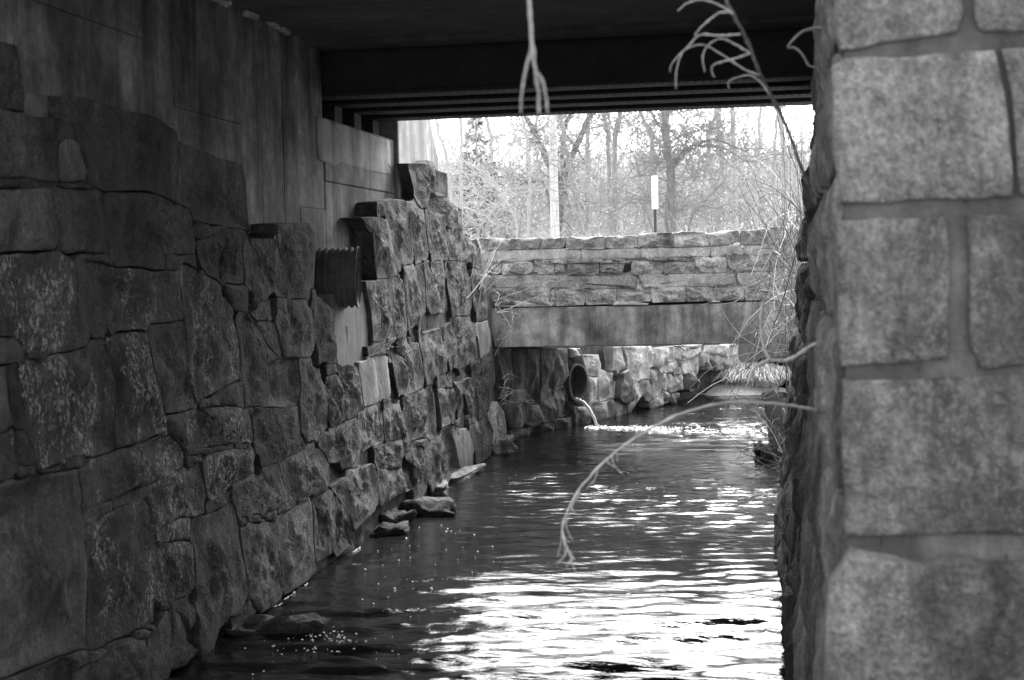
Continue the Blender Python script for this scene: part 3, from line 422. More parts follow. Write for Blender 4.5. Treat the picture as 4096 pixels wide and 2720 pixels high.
LINES = {'arch': [(0.191, 4.3, 2.042), (0.127, 4.254, 2.064), (0.026, 4.208, 2.085), (-0.098, 4.162, 2.096), (-0.171, 4.115, 2.091), (-0.267, 4.069, 2.067), (-0.363, 4.023, 2.02), (-0.446, 3.977, 1.964), (-0.515, 3.931, 1.896),
          (-0.553, 3.885, 1.837), (-0.567, 3.838, 1.79), (-0.559, 3.792, 1.763), (-0.541, 3.746, 1.737), (-0.517, 3.7, 1.723)],
 'hang': [(-0.431, 2.6, 3.247), (-0.432, 2.6, 3.106), (-0.429, 2.6, 2.988), (-0.426, 2.6, 2.925), (-0.422, 2.6, 2.87), (-0.416, 2.6, 2.822), (-0.415, 2.6, 2.781)],
 'hang_a': [(-0.424, 2.6, 2.905), (-0.438, 2.6, 2.862), (-0.446, 2.6, 2.823), (-0.449, 2.6, 2.782)],
 'hang_b': [(-0.415, 2.6, 2.854), (-0.404, 2.6, 2.829), (-0.399, 2.6, 2.78)],
 'hook': [(0.167, 4.6, 3.227), (0.155, 4.6, 3.229), (0.126, 4.6, 3.225), (0.106, 4.6, 3.218), (0.085, 4.6, 3.201), (0.064, 4.6, 3.175), (0.085, 4.6, 3.17), (0.105, 4.6, 3.152), (0.119, 4.6, 3.127), (0.129, 4.6, 3.112), (0.153, 4.6, 3.106)],
 'loop': [(-0.021, 4.5, 2.382), (-0.03, 4.5, 2.336), (-0.029, 4.5, 2.3), (-0.025, 4.5, 2.257), (-0.017, 4.5, 2.224), (-0.001, 4.5, 2.199), (0.028, 4.5, 2.193), (0.06, 4.5, 2.198), (0.093, 4.5, 2.217), (0.125, 4.5, 2.239),
          (0.167, 4.5, 2.249)],
 'st_a': [(-0.084, 3.6, 3.115), (-0.113, 3.6, 3.136), (-0.156, 3.6, 3.153), (-0.193, 3.6, 3.148), (-0.219, 3.6, 3.129)],
 'st_b': [(-0.091, 3.6, 3.12), (-0.12, 3.6, 3.118), (-0.157, 3.6, 3.091), (-0.179, 3.6, 3.067)],
 'st_c': [(-0.068, 3.7, 3.08), (-0.12, 3.7, 3.079), (-0.169, 3.7, 3.083), (-0.196, 3.7, 3.06), (-0.219, 3.7, 3.035), (-0.231, 3.7, 2.994), (-0.233, 3.7, 2.949)],
 'st_d': [(-0.047, 3.75, 3.04), (-0.081, 3.75, 3.062), (-0.118, 3.75, 3.079), (-0.149, 3.75, 3.065), (-0.166, 3.75, 3.036), (-0.161, 3.75, 2.994)],
 'st_e': [(-0.043, 3.75, 3.038), (-0.089, 3.75, 3.025), (-0.134, 3.75, 3.015), (-0.144, 3.75, 3.001), (-0.137, 3.75, 2.981)],
 'st_f': [(-0.02, 3.9, 2.999), (-0.061, 3.9, 3.017), (-0.108, 3.9, 3.05), (-0.163, 3.9, 3.085), (-0.194, 3.9, 3.086), (-0.227, 3.9, 3.072), (-0.255, 3.9, 3.041), (-0.261, 3.9, 3.018)],
 'st_g': [(0.005, 4.0, 2.958), (-0.019, 4.0, 2.992), (-0.047, 4.0, 3.013), (-0.079, 4.0, 3.01), (-0.107, 4.0, 2.999), (-0.106, 4.0, 2.979)],
 'st_top': [(-0.101, 3.6, 3.15), (-0.115, 3.6, 3.194), (-0.137, 3.6, 3.246)],
 'stem': [(-0.101, 3.6, 3.15), (-0.083, 3.743, 3.133), (-0.052, 3.886, 3.089), (-0.023, 4.029, 3.024), (0.009, 4.171, 2.974), (0.052, 4.314, 2.901), (0.088, 4.457, 2.809), (0.127, 4.6, 2.734)]}
TREES = [(48, 'm', 'large forked dark tree just behind the utility pole',
  [([(-7.168, 48.0, 2.0), (-7.096, 48.0, 4.177), (-6.884, 48.0, 5.198), (-6.846, 48.0, 5.636)], 0.19, 0.161),
   ([(-6.847, 48.0, 5.563), (-6.461, 48.0, 6.428), (-6.154, 48.0, 7.073), (-5.804, 48.0, 7.714), (-5.468, 48.0, 8.498)], 0.117, 0.081),
   ([(-6.862, 48.0, 5.564), (-6.875, 48.0, 6.515), (-6.787, 48.0, 7.242), (-6.512, 48.0, 7.742), (-6.276, 48.0, 8.532)], 0.095, 0.059),
   ([(-6.958, 48.0, 5.2), (-7.403, 48.0, 6.094), (-7.717, 48.0, 6.837), (-7.976, 48.0, 7.36), (-8.298, 48.0, 7.709), (-9.045, 48.0, 7.885)], 0.124, 0.059),
   ([(-6.987, 48.0, 2.0), (-7.422, 48.0, 5.067), (-7.895, 48.0, 5.375), (-8.346, 48.0, 5.315)], 0.059, 0.029)]),
 (40, 'm', 'slim smooth trunk leaning left just right of the utility pole', [([(-5.23, 40.0, 2.0), (-5.34, 40.0, 4.127), (-5.485, 40.0, 4.985), (-5.63, 40.0, 5.843), (-5.786, 40.0, 6.761), (-5.883, 40.0, 7.554)], 0.091, 0.067)]),
 (36, 'm', 'tall dark tree with arching limbs to the right of the sign',
  [([(-2.344, 36.0, 2.0), (-2.38, 36.0, 3.898), (-2.433, 36.0, 4.768), (-2.519, 36.0, 5.528), (-2.53, 36.0, 6.285), (-2.552, 36.0, 7.041)], 0.126, 0.088),
   ([(-2.42, 36.0, 4.854), (-2.166, 36.0, 5.246), (-1.731, 36.0, 5.501), (-1.301, 36.0, 5.572), (-0.875, 36.0, 5.417), (-0.505, 36.0, 5.222)], 0.044, 0.016),
   ([(-2.355, 36.0, 4.895), (-2.003, 36.0, 5.294), (-1.571, 36.0, 5.441), (-1.143, 36.0, 5.373), (-0.613, 36.0, 5.054)], 0.038, 0.016),
   ([(-2.54, 36.0, 5.583), (-2.697, 36.0, 5.967), (-2.909, 36.0, 6.322), (-3.145, 36.0, 6.547)], 0.038, 0.022), ([(-2.468, 36.0, 4.574), (-2.825, 36.0, 4.693), (-3.151, 36.0, 4.736), (-3.7, 36.0, 4.666)], 0.022, 0.011),
   ([(-2.561, 36.0, 2.0), (-2.532, 36.0, 3.902), (-2.488, 36.0, 4.661)], 0.06, 0.038), ([(-2.509, 36.0, 6.23), (-2.258, 36.0, 6.382), (-1.933, 36.0, 6.531)], 0.027, 0.016),
   ([(-2.508, 36.0, 5.528), (-2.16, 36.0, 5.678), (-1.727, 36.0, 5.791)], 0.022, 0.011), ([(-2.408, 36.0, 2.0), (-3.162, 36.0, 4.029), (-3.712, 36.0, 3.934), (-4.266, 36.0, 3.73)], 0.027, 0.011),
   ([(-2.344, 36.0, 2.0), (-1.862, 36.0, 3.776), (-1.322, 36.0, 3.87), (-0.895, 36.0, 3.75)], 0.033, 0.016)]),
 (46, 'm', 'pale tree with a V shaped pair of trunks right of the arching limbs',
  [([(-1.162, 46.0, 2.0), (-1.17, 46.0, 4.236), (-1.375, 46.0, 5.343), (-1.525, 46.0, 6.447), (-1.585, 46.0, 7.136), (-1.669, 46.0, 8.098)], 0.112, 0.084),
   ([(-1.144, 46.0, 2.0), (-1.047, 46.0, 5.333), (-1.113, 46.0, 6.707), (-1.151, 46.0, 8.076)], 0.091, 0.077)]),
 (44, 'm', 'slender trunk right of the V shaped pair', [([(-0.394, 44.0, 2.0), (-0.355, 44.0, 4.928), (-0.29, 44.0, 6.104), (-0.181, 44.0, 7.795)], 0.067, 0.047)]),
 (50, 'm', 'thin trunk nearest the right pier', [([(0.187, 50.0, 2.0), (0.177, 50.0, 5.835), (0.262, 50.0, 7.019), (0.38, 50.0, 8.492)], 0.069, 0.046)]),
 (56, 'm', 'straight trunk rising alone into the sky right of the forked tree', [([(-6.184, 56.0, 2.0), (-6.18, 56.0, 7.121), (-6.285, 56.0, 7.972), (-6.345, 56.0, 9.496)], 0.085, 0.077)]),
 (54, 'm', 'trunk with a short left limb between the forked tree and the sign',
  [([(-5.88, 54.0, 2.0), (-5.728, 54.0, 6.948), (-5.6, 54.0, 7.759), (-5.428, 54.0, 9.217)], 0.099, 0.082), ([(-5.689, 54.0, 7.306), (-5.908, 54.0, 8.015), (-6.061, 54.0, 8.755)], 0.049, 0.033)]),
 (42, 'm', 'thin upright trunk close to the concrete wing wall', [([(-9.153, 42.0, 2.0), (-9.122, 42.0, 5.343), (-9.088, 42.0, 6.249), (-9.091, 42.0, 7.929)], 0.058, 0.045)]),
 (44, 'm', 'leaning thin tree at the far left edge of the wood', [([(-9.645, 44.0, 2.0), (-9.995, 44.0, 5.9), (-10.228, 44.0, 6.724), (-10.368, 44.0, 7.952)], 0.06, 0.04)]),
 (38, 'm', 'crooked pale tree left of the utility pole', [([(-6.493, 38.0, 2.0), (-6.392, 38.0, 4.198), (-6.312, 38.0, 4.662), (-6.409, 38.0, 5.712), (-6.562, 38.0, 6.995)], 0.052, 0.035)]),
 (33, 'm', 'small leaning dead trunk low on the left of the wood', [([(-5.773, 33.0, 2.0), (-5.86, 33.0, 3.475), (-6.057, 33.0, 3.988), (-6.358, 33.0, 4.505), (-6.819, 33.0, 4.875)], 0.03, 0.015)])]
BACK = ['bare tree at the back of the wood', 'bare tree at the back of the wood', 'bare tree at the back of the wood', 'bare tree at the back of the wood', 'bare tree at the back of the wood', 'bare tree at the back of the wood',
 'bare tree at the back of the wood', 'bare tree at the back of the wood', 'bare tree at the back of the wood', 'bare tree at the back of the wood', 'bare tree at the back of the wood', 'bare tree at the back of the wood',
 'bare tree at the back of the wood', 'bare tree at the back of the wood', 'bare tree at the back of the wood', 'bare tree at the back of the wood']
CONIFER = (-11.909, 58.0, 2.4, 9.294)
POLE = [(-6.884, 46.0, 3.474), (-6.91, 46.0, 7.41)]
WIRE = [(-0.631, 30.0, 5.784), (0.844, 30.0, 5.69)]
SIGN = {'base': (-1.901, 24.0, 2.277), 'br': (-1.833, 24.0, 3.424), 'tl': (-1.945, 24.0, 3.986)}

# ------------------------------------------------------------------ ground, water
def height(x, y):
    n = noise.fractal(Vector((x*.25, y*.25, 3.1)), 1., 2., 4)
    left = -4.15
    if y > 20: left = -4.15+(min(y, 29.2)-20)*.40
    right = .75 if y < 20 else .75+(y-20)*.55
    if y > 32.2: bank = 1
    else: bank = 0
    if bank: d = 1.
    else:
        dl = left-x; dr = x-right
        d = max(dl, dr)/.5
    if y < 3 and x > .6: top = 1.0
    elif y < 20: top = 2.35 if x < 0 else 1.9
    else: top = 2.3
    if y > 48: top += min(16., (y-48)*.10)+min(1, (y-48)/30)*1.6*noise.noise(Vector((x*.07, y*.05, 9)))
    t = max(0., min(1., d)); t = t*t*(3-2*t)
    return -.7+(top+.7+.12*n)*t
xs = sorted(set([-220, -150, -100, -70, -50, -35, -25, -18, -14, -11]+[round(-9+i*.25, 2) for i in range(0, 85)]+[13, 15, 18, 22, 28, 36, 50, 70, 100, 150, 220]))
ys = sorted(set([-90, -50, -30, -18, -10, -5]+[round(-3+i*.4, 2) for i in range(0, 100)]+[38, 40, 43, 46, 50, 55, 60, 66, 74, 84, 96, 110, 130, 160, 200, 260, 340, 450]))
gv = [(x, y, height(x, y)) for y in ys for x in xs]; nx = len(xs)
gf = [(j*nx+i, j*nx+i+1, (j+1)*nx+i+1, (j+1)*nx+i) for j in range(len(ys)-1) for i in range(nx-1)]
tag(obj('ground', gv, gf, M['soil']), kind='structure')

def wave(X, Y):
    h = np.zeros_like(X); rg = np.random.RandomState(5)
    env = .55+.45*np.sin(X*.7+Y*.23+1.)*np.sin(Y*.41+.3*X)
    near = np.clip((11.6-Y)/1.6, 0, 1); calm = 1-.62*np.exp(-((Y-12.5)/1.15)**2)   # riffle below the first bridge, a slack reach above it
    for k in range(16):
        lam = rg.uniform(.20, .58); th = rg.normal(0, .24); ph = rg.uniform(0, 6.3); a = .0024*lam/.4
        kx, ky = math.sin(th)*2*math.pi/lam, math.cos(th)*2*math.pi/lam
        h += a*(.35+near*1.1)*np.sin(kx*X+ky*Y+ph+.9*np.sin(X*1.1+k+Y*.3))*(.5+.5*np.sin(.9*X+k*1.7))
    for k in range(14):
        lam = rg.uniform(.10, .26); th = rg.normal(0, .55); ph = rg.uniform(0, 6.3); a = .0016*lam/.2
        kx, ky = math.sin(th)*2*math.pi/lam, math.cos(th)*2*math.pi/lam
        h += a*np.sin(kx*X+ky*Y+ph+1.2*np.sin(X*1.7+Y*.6+k))*env
    return h*calm*1.6
gx = np.concatenate([np.arange(-4.6, 1.2, .05), np.arange(1.2, 9, .3)]); gy = np.concatenate([np.arange(-6, 6.6, .4), np.arange(6.6, 22.5, .045), np.arange(22.5, 31, .1)])
X, Y = np.meshgrid(gx, gy); Z = wave(X, Y); nv = np.stack([X, Y, Z], -1).reshape(-1, 3); k = len(gx)
ii, jj = np.meshgrid(np.arange(k-1), np.arange(len(gy)-1)); base = (jj*k+ii).ravel(); fc = np.stack([base, base+1, base+k+1, base+k], -1)
me = bpy.data.meshes.new('water'); me.vertices.add(len(nv)); me.vertices.foreach_set('co', nv.ravel())
me.loops.add(fc.size); me.loops.foreach_set('vertex_index', fc.ravel().astype(np.int32)); me.polygons.add(len(fc))
me.polygons.foreach_set('loop_start', np.arange(0, fc.size, 4)); me.polygons.foreach_set('loop_total', np.full(len(fc), 4)); me.update(calc_edges=True)
me.polygons.foreach_set('use_smooth', np.ones(len(fc), bool)); me.materials.append(M['water'])
tag(link('water', me), kind='structure')

# ------------------------------------------------------------------ a rough stone from its outline on a wall plane
def resample(poly, n):
    P = [Vector((a, b)) for a, b in poly]; L = [(P[(i+1) % len(P)]-P[i]).length for i in range(len(P))]; T = sum(L); out = []
    corners = 0
    for i, p in enumerate(P):
        k = max(1, round(n*L[i]/T)); q = P[(i+1) % len(P)]
        for j in range(k): out.append(p.lerp(q, j/k))
    return out
def area(P): return .5*sum(P[i][0]*P[(i+1) % len(P)][1]-P[(i+1) % len(P)][0]*P[i][1] for i in range(len(P)))
def grow(polys, maxg, res=.01, step=.06, share=.5, over=.0):
    """let neighbouring outlines meet: every outline point moves out to the middle of the gap in front of it"""
    A_ = np.concatenate([np.array(p) for p in polys]); lo = A_.min(0)-.3; sz = ((A_.max(0)+.3-lo)/res).astype(int)+1
    lab = np.zeros(sz, np.int32)
    for i, p in enumerate(polys):
        p = np.array(p); a = ((p.min(0)-lo)/res).astype(int); b = ((p.max(0)-lo)/res).astype(int)+2
        gx_, gy_ = np.meshgrid(lo[0]+np.arange(a[0], b[0])*res, lo[1]+np.arange(a[1], b[1])*res, indexing='ij'); ins = np.zeros(gx_.shape, bool)
        for k in range(len(p)):
            x1, y1 = p[k]; x2, y2 = p[(k+1) % len(p)]
            if y1 == y2: continue
            c = ((y1 > gy_) != (y2 > gy_)) & (gx_ < (x2-x1)*(gy_-y1)/(y2-y1)+x1); ins ^= c
        v = lab[a[0]:b[0], a[1]:b[1]]; v[ins & (v == 0)] = i+1
    out = []
    for i, p in enumerate(polys):
        if area(p) < 0: p = p[::-1]
        per = sum(math.dist(p[k], p[(k+1) % len(p)]) for k in range(len(p)))
        B = resample(p, max(10, min(70, int(per/step)))); n = len(B); Q = []
        for k in range(n):
            tg = B[(k+1) % n]-B[k-1]; nn = Vector((tg.y, -tg.x))
            if nn.length < 1e-6: Q.append(tuple(B[k])); continue
            nn.normalize(); g_ = 0.; s_ = res
            while s_ < maxg:
                q = B[k]+nn*s_; u, v = int((q.x-lo[0])/res), int((q.y-lo[1])/res)
                if not (0 <= u < sz[0] and 0 <= v < sz[1]): break
                L_ = lab[u, v]
                if L_ and L_ != i+1: g_ = s_*share+over; break
                s_ += res*.5
            q = B[k]+nn*g_; Q.append((q.x, q.y))
        out.append(Q)
    return out
def rock(name, poly, frame, m, parent, depth=.3, bulge=.05, rough=.03, joint=.008, seed=0, n=40, rings=8, edge=.02, tilt=.03, freq=3.2, lift=0., facet=.08, ef=.3, jag=.006):
    """frame(u, v, w) -> world; outline in metres; front face relief from fractal noise and a few split planes"""
    if area(poly) < 0: poly = poly[::-1]
    B = resample(poly, n); c = Vector((0, 0))
    for p in B: c += p
    c /= len(B); n = len(B)
    rmean = sum((p-c).length for p in B)/n
    rg = random.Random(seed*7919+13); o = Vector((rg.uniform(0, 50), rg.uniform(0, 50), rg.uniform(0, 50)))
    tu, tv = rg.uniform(-tilt, tilt)/max(rmean, .1), rg.uniform(-tilt, tilt)/max(rmean, .1); off = rg.uniform(-.5, .5)*tilt+lift
    facets = [(rg.uniform(0, .02)+.25*facet*rmean*rg.random(), rg.gauss(0, facet), rg.gauss(0, facet)) for _ in range(4)]+[(.004, 0, 0)]
    def relief(p, t):
        q = Vector((p.x, p.y, 0)); d = p-c
        e = 1-t**4
        h = off+e*(tu*d.x+tv*d.y+bulge+min(a0+gx_*d.x+gy_*d.y for a0, gx_, gy_ in facets))   # split faces meeting in ridges
        h += (ef+(1-ef)*e)*rough*(noise.fractal(q*freq+o, .65, 2.1, 6)+.5*abs(noise.noise(q*freq*2.3+o)))
        return h
    ts = [1., 1.]+[1-(i/rings)**1.1*.999 for i in range(0, rings)]
    V = []; Fq = []
    for r, t in enumerate(ts):
        for i, p in enumerate(B):
            d = p-c; L = max(d.length, .02)
            chip = noise.noise(Vector((p.x*7, p.y*7, seed))); chip2 = noise.noise(Vector((p.x*17, p.y*17, seed+5)))
            sc_ = max(.2, 1-(joint+jag*(1.2*max(0, chip)+.6*chip2))/L)
            rnd = edge*(.5+1.3*max(0, noise.noise(Vector((p.x*5, p.y*5, seed+9)))))
            if r == 0: pp = c+d*sc_; V.append(frame(pp.x, pp.y, -depth))
            elif r == 1: pp = c+d*sc_; V.append(frame(pp.x, pp.y, relief(pp, 1)-rnd))
            else:
                pp = c+d*sc_*max(.1, (1-rnd*.9/L))*t
                V.append(frame(pp.x, pp.y, relief(pp, t)))
    nr = len(ts); ci = len(V); V.append(frame(c.x, c.y, relief(c, 0)))
    for r in range(nr-1):
        for i in range(n): Fq.append((r*n+i, r*n+(i+1) % n, (r+1)*n+(i+1) % n, (r+1)*n+i))
    for i in range(n): Fq.append(((nr-1)*n+i, (nr-1)*n+(i+1) % n, ci))
    ctr = frame(c.x, c.y, 0)
    return obj(name, [(v[0]-ctr[0], v[1]-ctr[1], v[2]-ctr[2]) for v in V], Fq, m, parent, True, ctr)

# ------------------------------------------------------------------ left retaining wall
WX = -3.7
lw = thing('retaining_wall', (WX, 12, 0), 'long dark granite block retaining wall along the left side of the stream', 'stone wall')
def fl(u, v, w_): return (WX+w_-.012*(v-1.5), u, v)
MAPL = {'plain': 'granite', 'mid': 'granite', 'lit': 'granite', 'lichen': 'lichen', 'pale': 'pale', 'sawn': 'sawn', 'bright': 'bright_granite', 'smooth': 'concrete'}
LG = grow([p for _, p in LEFT], .13)
for i, (mt, poly) in enumerate(LEFT):
    poly = LG[i]
    a = abs(area(poly)); big = a > .12
    kw = dict(depth=.32, bulge=.006, rough=.042 if big else .022, joint=-.010, n=64 if big else 28, rings=14 if big else 6, edge=.012 if big else .008, tilt=.010, facet=.075, ef=.14)
    ym = sum(p[0] for p in poly)/len(poly); kw['joint'] = .007 if ym < 10 else .004 if ym < 13 else .003; kw['jag'] = .010 if big else .006
    if sum(p[1] for p in poly)/len(poly) > 2.95 and ym > 14.5: kw['depth'] = .12
    if mt == 'sawn': kw.update(jag=.004, rough=.006, bulge=.002, edge=.006, tilt=.008, lift=-.005, facet=.02)
    if mt == 'smooth': kw.update(rough=.002, bulge=.0, edge=.004, tilt=.0, lift=-.10, facet=0)
    rock('stone', poly, fl, M[MAPL[mt]], lw, seed=i, **kw)
# packing behind the blocks and the part hidden below and beyond
def packing(name, fn, u0, u1, top, m, parent, step=.05, z0=-.5, amp=.05, back=-.06):
    us = np.arange(u0, u1, step); nz = 56; V = []; Fq = []
    for u in us:
        zt = top(u)
        for j in range(nz):
            z = z0+(zt-z0)*j/(nz-1); q = Vector((u, z, 2.7))
            h = back+amp*(noise.fractal(q*6.5, 1, 2, 4)*.55+.5*abs(noise.cell(Vector((u*7, z*9, 1))))-.25)
            if j == nz-1: h = -.6
            V.append(fn(u, z, h))
    for i in range(len(us)-1):
        for j in range(nz-1): Fq.append((i*nz+j, (i+1)*nz+j, (i+1)*nz+j+1, i*nz+j+1))
    return obj(name, V, Fq, m, parent)
def ltop(y): return 2.05 if y < 12.3 else 1.5 if y < 13.35 else 2.1 if y < 15.4 else 2.45
packing('packing', fl, 5.4, 19.2, ltop, M['core'], lw)
MB().box((-4.4, 3.0, -.7), (-3.95, 5.4, 3.2)).build('packing', M['core'], lw, False)
MB().box((-5.2, 13.2, -.7), (-4.25, 19.9, 2.4)).build('packing', M['core'], lw, False)

# ------------------------------------------------------------------ concrete abutment
ab = thing('concrete_abutment', (-4.2, 12, 0), 'board formed concrete abutment rising above the dark granite wall', 'abutment')
CX = -3.92
colsY = [5.2, 7.07, 8.60, 9.06, 10.28, 10.72, 11.23, 11.61, 12.3]
splits = {0: [3.5], 1: [3.28, 4.0], 2: [3.5], 3: [3.2, 3.62], 4: [], 5: [], 6: [], 7: [3.05]}
for i in range(len(colsY)-1):
    zz = [1.8]+splits[i]+[4.49]
    for j in range(len(zz)-1):
        dx = U(-.005, .005)
        o = MB().box((CX-.5, colsY[i]+.002, zz[j]+.0015), (CX+dx, colsY[i+1]-.002, zz[j+1]-.0015)).build('panel', M['concrete'], ab, False); bevel(o, .003, 1)
o = MB().box((CX-.5, 12.304, 1.2), (CX+.004, 14.70, 3.30)).build('panel', M['concrete'], ab, False); bevel(o, .006, 1)
o = MB().box((CX-.5, 12.304, 3.304), (CX+.012, 14.696, 3.87)).build('bridge_seat', M['concrete'], ab, False); bevel(o, .01, 1)
o = MB().box((CX-.62, 12.306, 3.874), (CX-.30, 14.694, 4.98)).build('back_wall', M['soffit'], ab, False)  # dark deck concrete puts the shade of the recess into the colour
o = MB().add([(CX-.9,14.70,1.5),(CX+.06,14.70,1.5),(CX+.06,16.1,1.5),(CX-.9,16.1,1.5),(CX-.9,14.70,5.0),(CX+.06,14.70,5.0),(CX+.06,16.1,4.55),(CX-.9,16.1,4.55)],[(0,3,2,1),(4,5,6,7),(0,1,5,4),(1,2,6,5),(2,3,7,6),(3,0,4,7)]).build('wing_wall', M['concrete_pale'], ab, False); bevel(o, .012, 1)
o = MB().add([(CX-1.3,16.104,1.5),(CX+.052,16.104,1.5),(CX-.05,17.02,1.5),(CX-1.4,17.02,1.5),(CX-1.3,16.104,4.5),(CX+.052,16.104,4.33),(CX-.05,17.02,3.84),(CX-1.4,17.02,3.9)],[(0,3,2,1),(4,5,6,7),(0,1,5,4),(1,2,6,5),(2,3,7,6),(3,0,4,7)]).build('wing_end', M['concrete'], ab, False); bevel(o, .012, 1)
rock('render_coat', RENDER, lambda u, v, w_: (CX+.012+w_, u, v), M['concrete_pale'], ab, depth=.03, bulge=0, rough=.004, joint=0, seed=77, n=120, rings=8, edge=.006, tilt=0, facet=0, jag=.012)
o = MB().box((CX-.4, 11.9, 1.45), (CX+.17, 13.3, 2.3)).build('patch', M['patch'], ab, False); tag(o, 'smooth concrete patch painted pale as if lit, showing between the blocks'); bevel(o, .01, 1)

# ------------------------------------------------------------------ near road bridge overhead
rb = thing('road_bridge', (-1.5, 10, 4.49), 'dark underside of the road bridge with concrete slabs and black steel girders', 'bridge')
ye = [5.0, 6.2, 7.6, 9.0, 10.4, 11.92]  # nearest slab is out of view, added to darken the near left wall
for i in range(len(ye)-1):
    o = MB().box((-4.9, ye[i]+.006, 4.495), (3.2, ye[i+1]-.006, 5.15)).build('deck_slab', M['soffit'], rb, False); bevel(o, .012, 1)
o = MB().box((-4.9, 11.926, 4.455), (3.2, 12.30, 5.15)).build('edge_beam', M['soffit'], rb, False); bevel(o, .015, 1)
for k, y in enumerate((12.55, 13.2, 13.85, 14.52)):
    g = MB(); z0, z1 = 4.065, 4.95
    g.box((-4.215, y-.02, z0+.03), (3.2, y+.02, z1)); g.build('girder', M['steel'], rb, False)
    gp = rb.children[-1]
    fo = MB().box((-4.215, y-.15, z0), (3.2, y+.15, z0+.032)).build('flange', M['steel'], gp, False); bevel(fo, .004, 1)
    fo = MB().box((-4.215, y-.15, z1+.002), (3.2, y+.15, z1+.03)).build('flange', M['steel'], gp, False)
    rv = MB()
    for q in range(100):
        x = -3.85+q*.07+.01
        rv.add([(x-.007,y-.09-.007,z0-.006),(x+.007,y-.09-.007,z0-.006),(x+.007,y-.09+.007,z0-.006),(x-.007,y-.09+.007,z0-.006),(x-.011,y-.09-.011,z0+.002),(x+.011,y-.09-.011,z0+.002),(x+.011,y-.09+.011,z0+.002),(x-.011,y-.09+.011,z0+.002)],[(0,1,2,3),(0,4,5,1),(1,5,6,2),(2,6,7,3),(3,7,4,0)])
    tag(rv.build('rivets', M['steel'], gp, False), kind='stuff')
    o = MB().box((-4.21, y-.12, 3.872), (-4.05, y+.12, z0-.002)).build('bearing', M['core'], rb, False)
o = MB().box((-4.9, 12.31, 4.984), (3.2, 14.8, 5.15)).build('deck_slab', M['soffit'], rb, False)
o = MB().box((-4.9, 14.62, 5.152), (3.2, 14.8, 5.75)).build('parapet', M['concrete_pale'], rb, False); bevel(o, .02, 1)  # out of view; made pale to bounce light onto the low bridge
o = MB().box((-4.9, 5.0, 5.152), (3.2, 5.2, 5.75)).build('parapet', M['soffit'], rb, False); bevel(o, .02, 1)
dr = MB()
for y0_, ln in ((9.75, .30), (10.9, .45), (10.4, .2)):
    for q in range(26):
        y = y0_+U(0, ln); r = U(.008, .022); dr.box((CX-.01, y-r, 4.48-r*U(.5, 1.6)), (CX+U(.01, .05), y+r, 4.492))
tag(dr.build('crumbling_mortar', M['mortar_light'], rb), kind='stuff')

# ------------------------------------------------------------------ right pier (close, soft) and shaded right abutment
pr = thing('stone_pier', (.45, 5, 0), 'tall squared granite pier with mortar joints filling the right edge', 'stone pier')
PY = 3.5
PG = grow(PIER, .03, .004, .05, .08)
for i, poly in enumerate(PIER):
    poly = PG[i]
    rock('block', poly, lambda u, v, w_: (u, PY-w_, v), M['pier'], pr, depth=.06, bulge=.004, rough=.009, joint=.001, seed=300+i, n=70, rings=16, edge=.005, tilt=.002, freq=6, lift=.016 if i < 7 else .075, jag=.007, facet=.015)
def pierx(z): return .162-.035*max(0, 1.9-z)
mo = MB(); pv_ = []
for z in (-.7, 1.9, 3.9):
    x = pierx(z)+.016; pv_ += [(x, PY-.002, z), (1.6, PY-.002, z), (1.6, 6.3, z), (x+(-.035+.028*z)*.93, 6.3, z)]
mo.add(pv_, [(i, (i+1) % 4, (i+1) % 4+4, i+4) for i in range(4)]+[(i+4, (i+1) % 4+4, (i+1) % 4+8, i+8) for i in range(4)]+[(8, 9, 10, 11)]); mo.build('mortar', M['pier_mortar'], pr, False)
zc = [-.6, .15, .62, 1.05, 1.48, 1.93, 2.34, 2.72, 3.02, 3.45, 3.9]
for j in range(len(zc)-1):
    y = PY+.02+U(0, .1); k = 0
    while y < 6.45:
        y2 = min(6.55, y+U(.45, .95))
        if y2 > 6.3: y2 = 6.55
        z0, z1 = zc[j]+.01, zc[j+1]-.01
        poly = [(y+.01, z0+U(-.015, .015)), (y2-.01, z0+U(-.015, .015)), (y2-.01+U(-.02, .02), z1), (y+.01, z1)]
        far = max(0, (y-4.6))*.012
        rock('block', poly, lambda u, v, w_: (pierx(v)-.005-w_+(u-3.5)/3*(-.035+.028*v), u, v), M['pier'], pr, depth=.1, bulge=.008, rough=.022, joint=.006, seed=400+j*9+k, n=44, rings=10, edge=.016, tilt=.010, freq=4.5, facet=.05)
        y = y2; k += 1

ra = thing('stone_abutment', (.5, 10, 0), 'rough shaded stone abutment of the near bridge behind the right pier', 'abutment')
def abx(z): return .035+.098*max(0, z)
zc = [-.6, -.05, .5, .95, 1.5, 1.9, 2.5, 2.9, 3.4, 3.85, 4.3]
for j in range(len(zc)-1):
    y = 6.65; k = 0
    while y < 13.2:
        y2 = y+U(.7, 1.5)
        if y2 > 12.9: y2 = 13.5
        poly = [(y+.01, zc[j]+.01+U(-.02, .02)), (y2-.01, zc[j]+.01+U(-.02, .02)), (y2-.01+U(-.03, .03), zc[j+1]-.01), (y+.01, zc[j+1]-.01)]
        rock('block', poly, lambda u, v, w_: (abx(v)+.05*(13.5-u)/7-w_, u, v), M['granite'], ra, depth=.3, bulge=.02, rough=.05, joint=.010, seed=600+j*13+k, n=34, rings=7, edge=.04, tilt=.05)
        y = y2; k += 1
MB().add([(.27,6.6,-.7),(1.6,6.6,-.7),(1.6,13.5,-.7),(.27,13.5,-.7),(.75,6.6,4.48),(1.6,6.6,4.48),(1.6,13.5,4.48),(.75,13.5,4.48)],[(0,3,2,1),(4,5,6,7),(0,1,5,4),(1,2,6,5),(2,3,7,6),(3,0,4,7)]).build('packing', M['core'], ra, False)

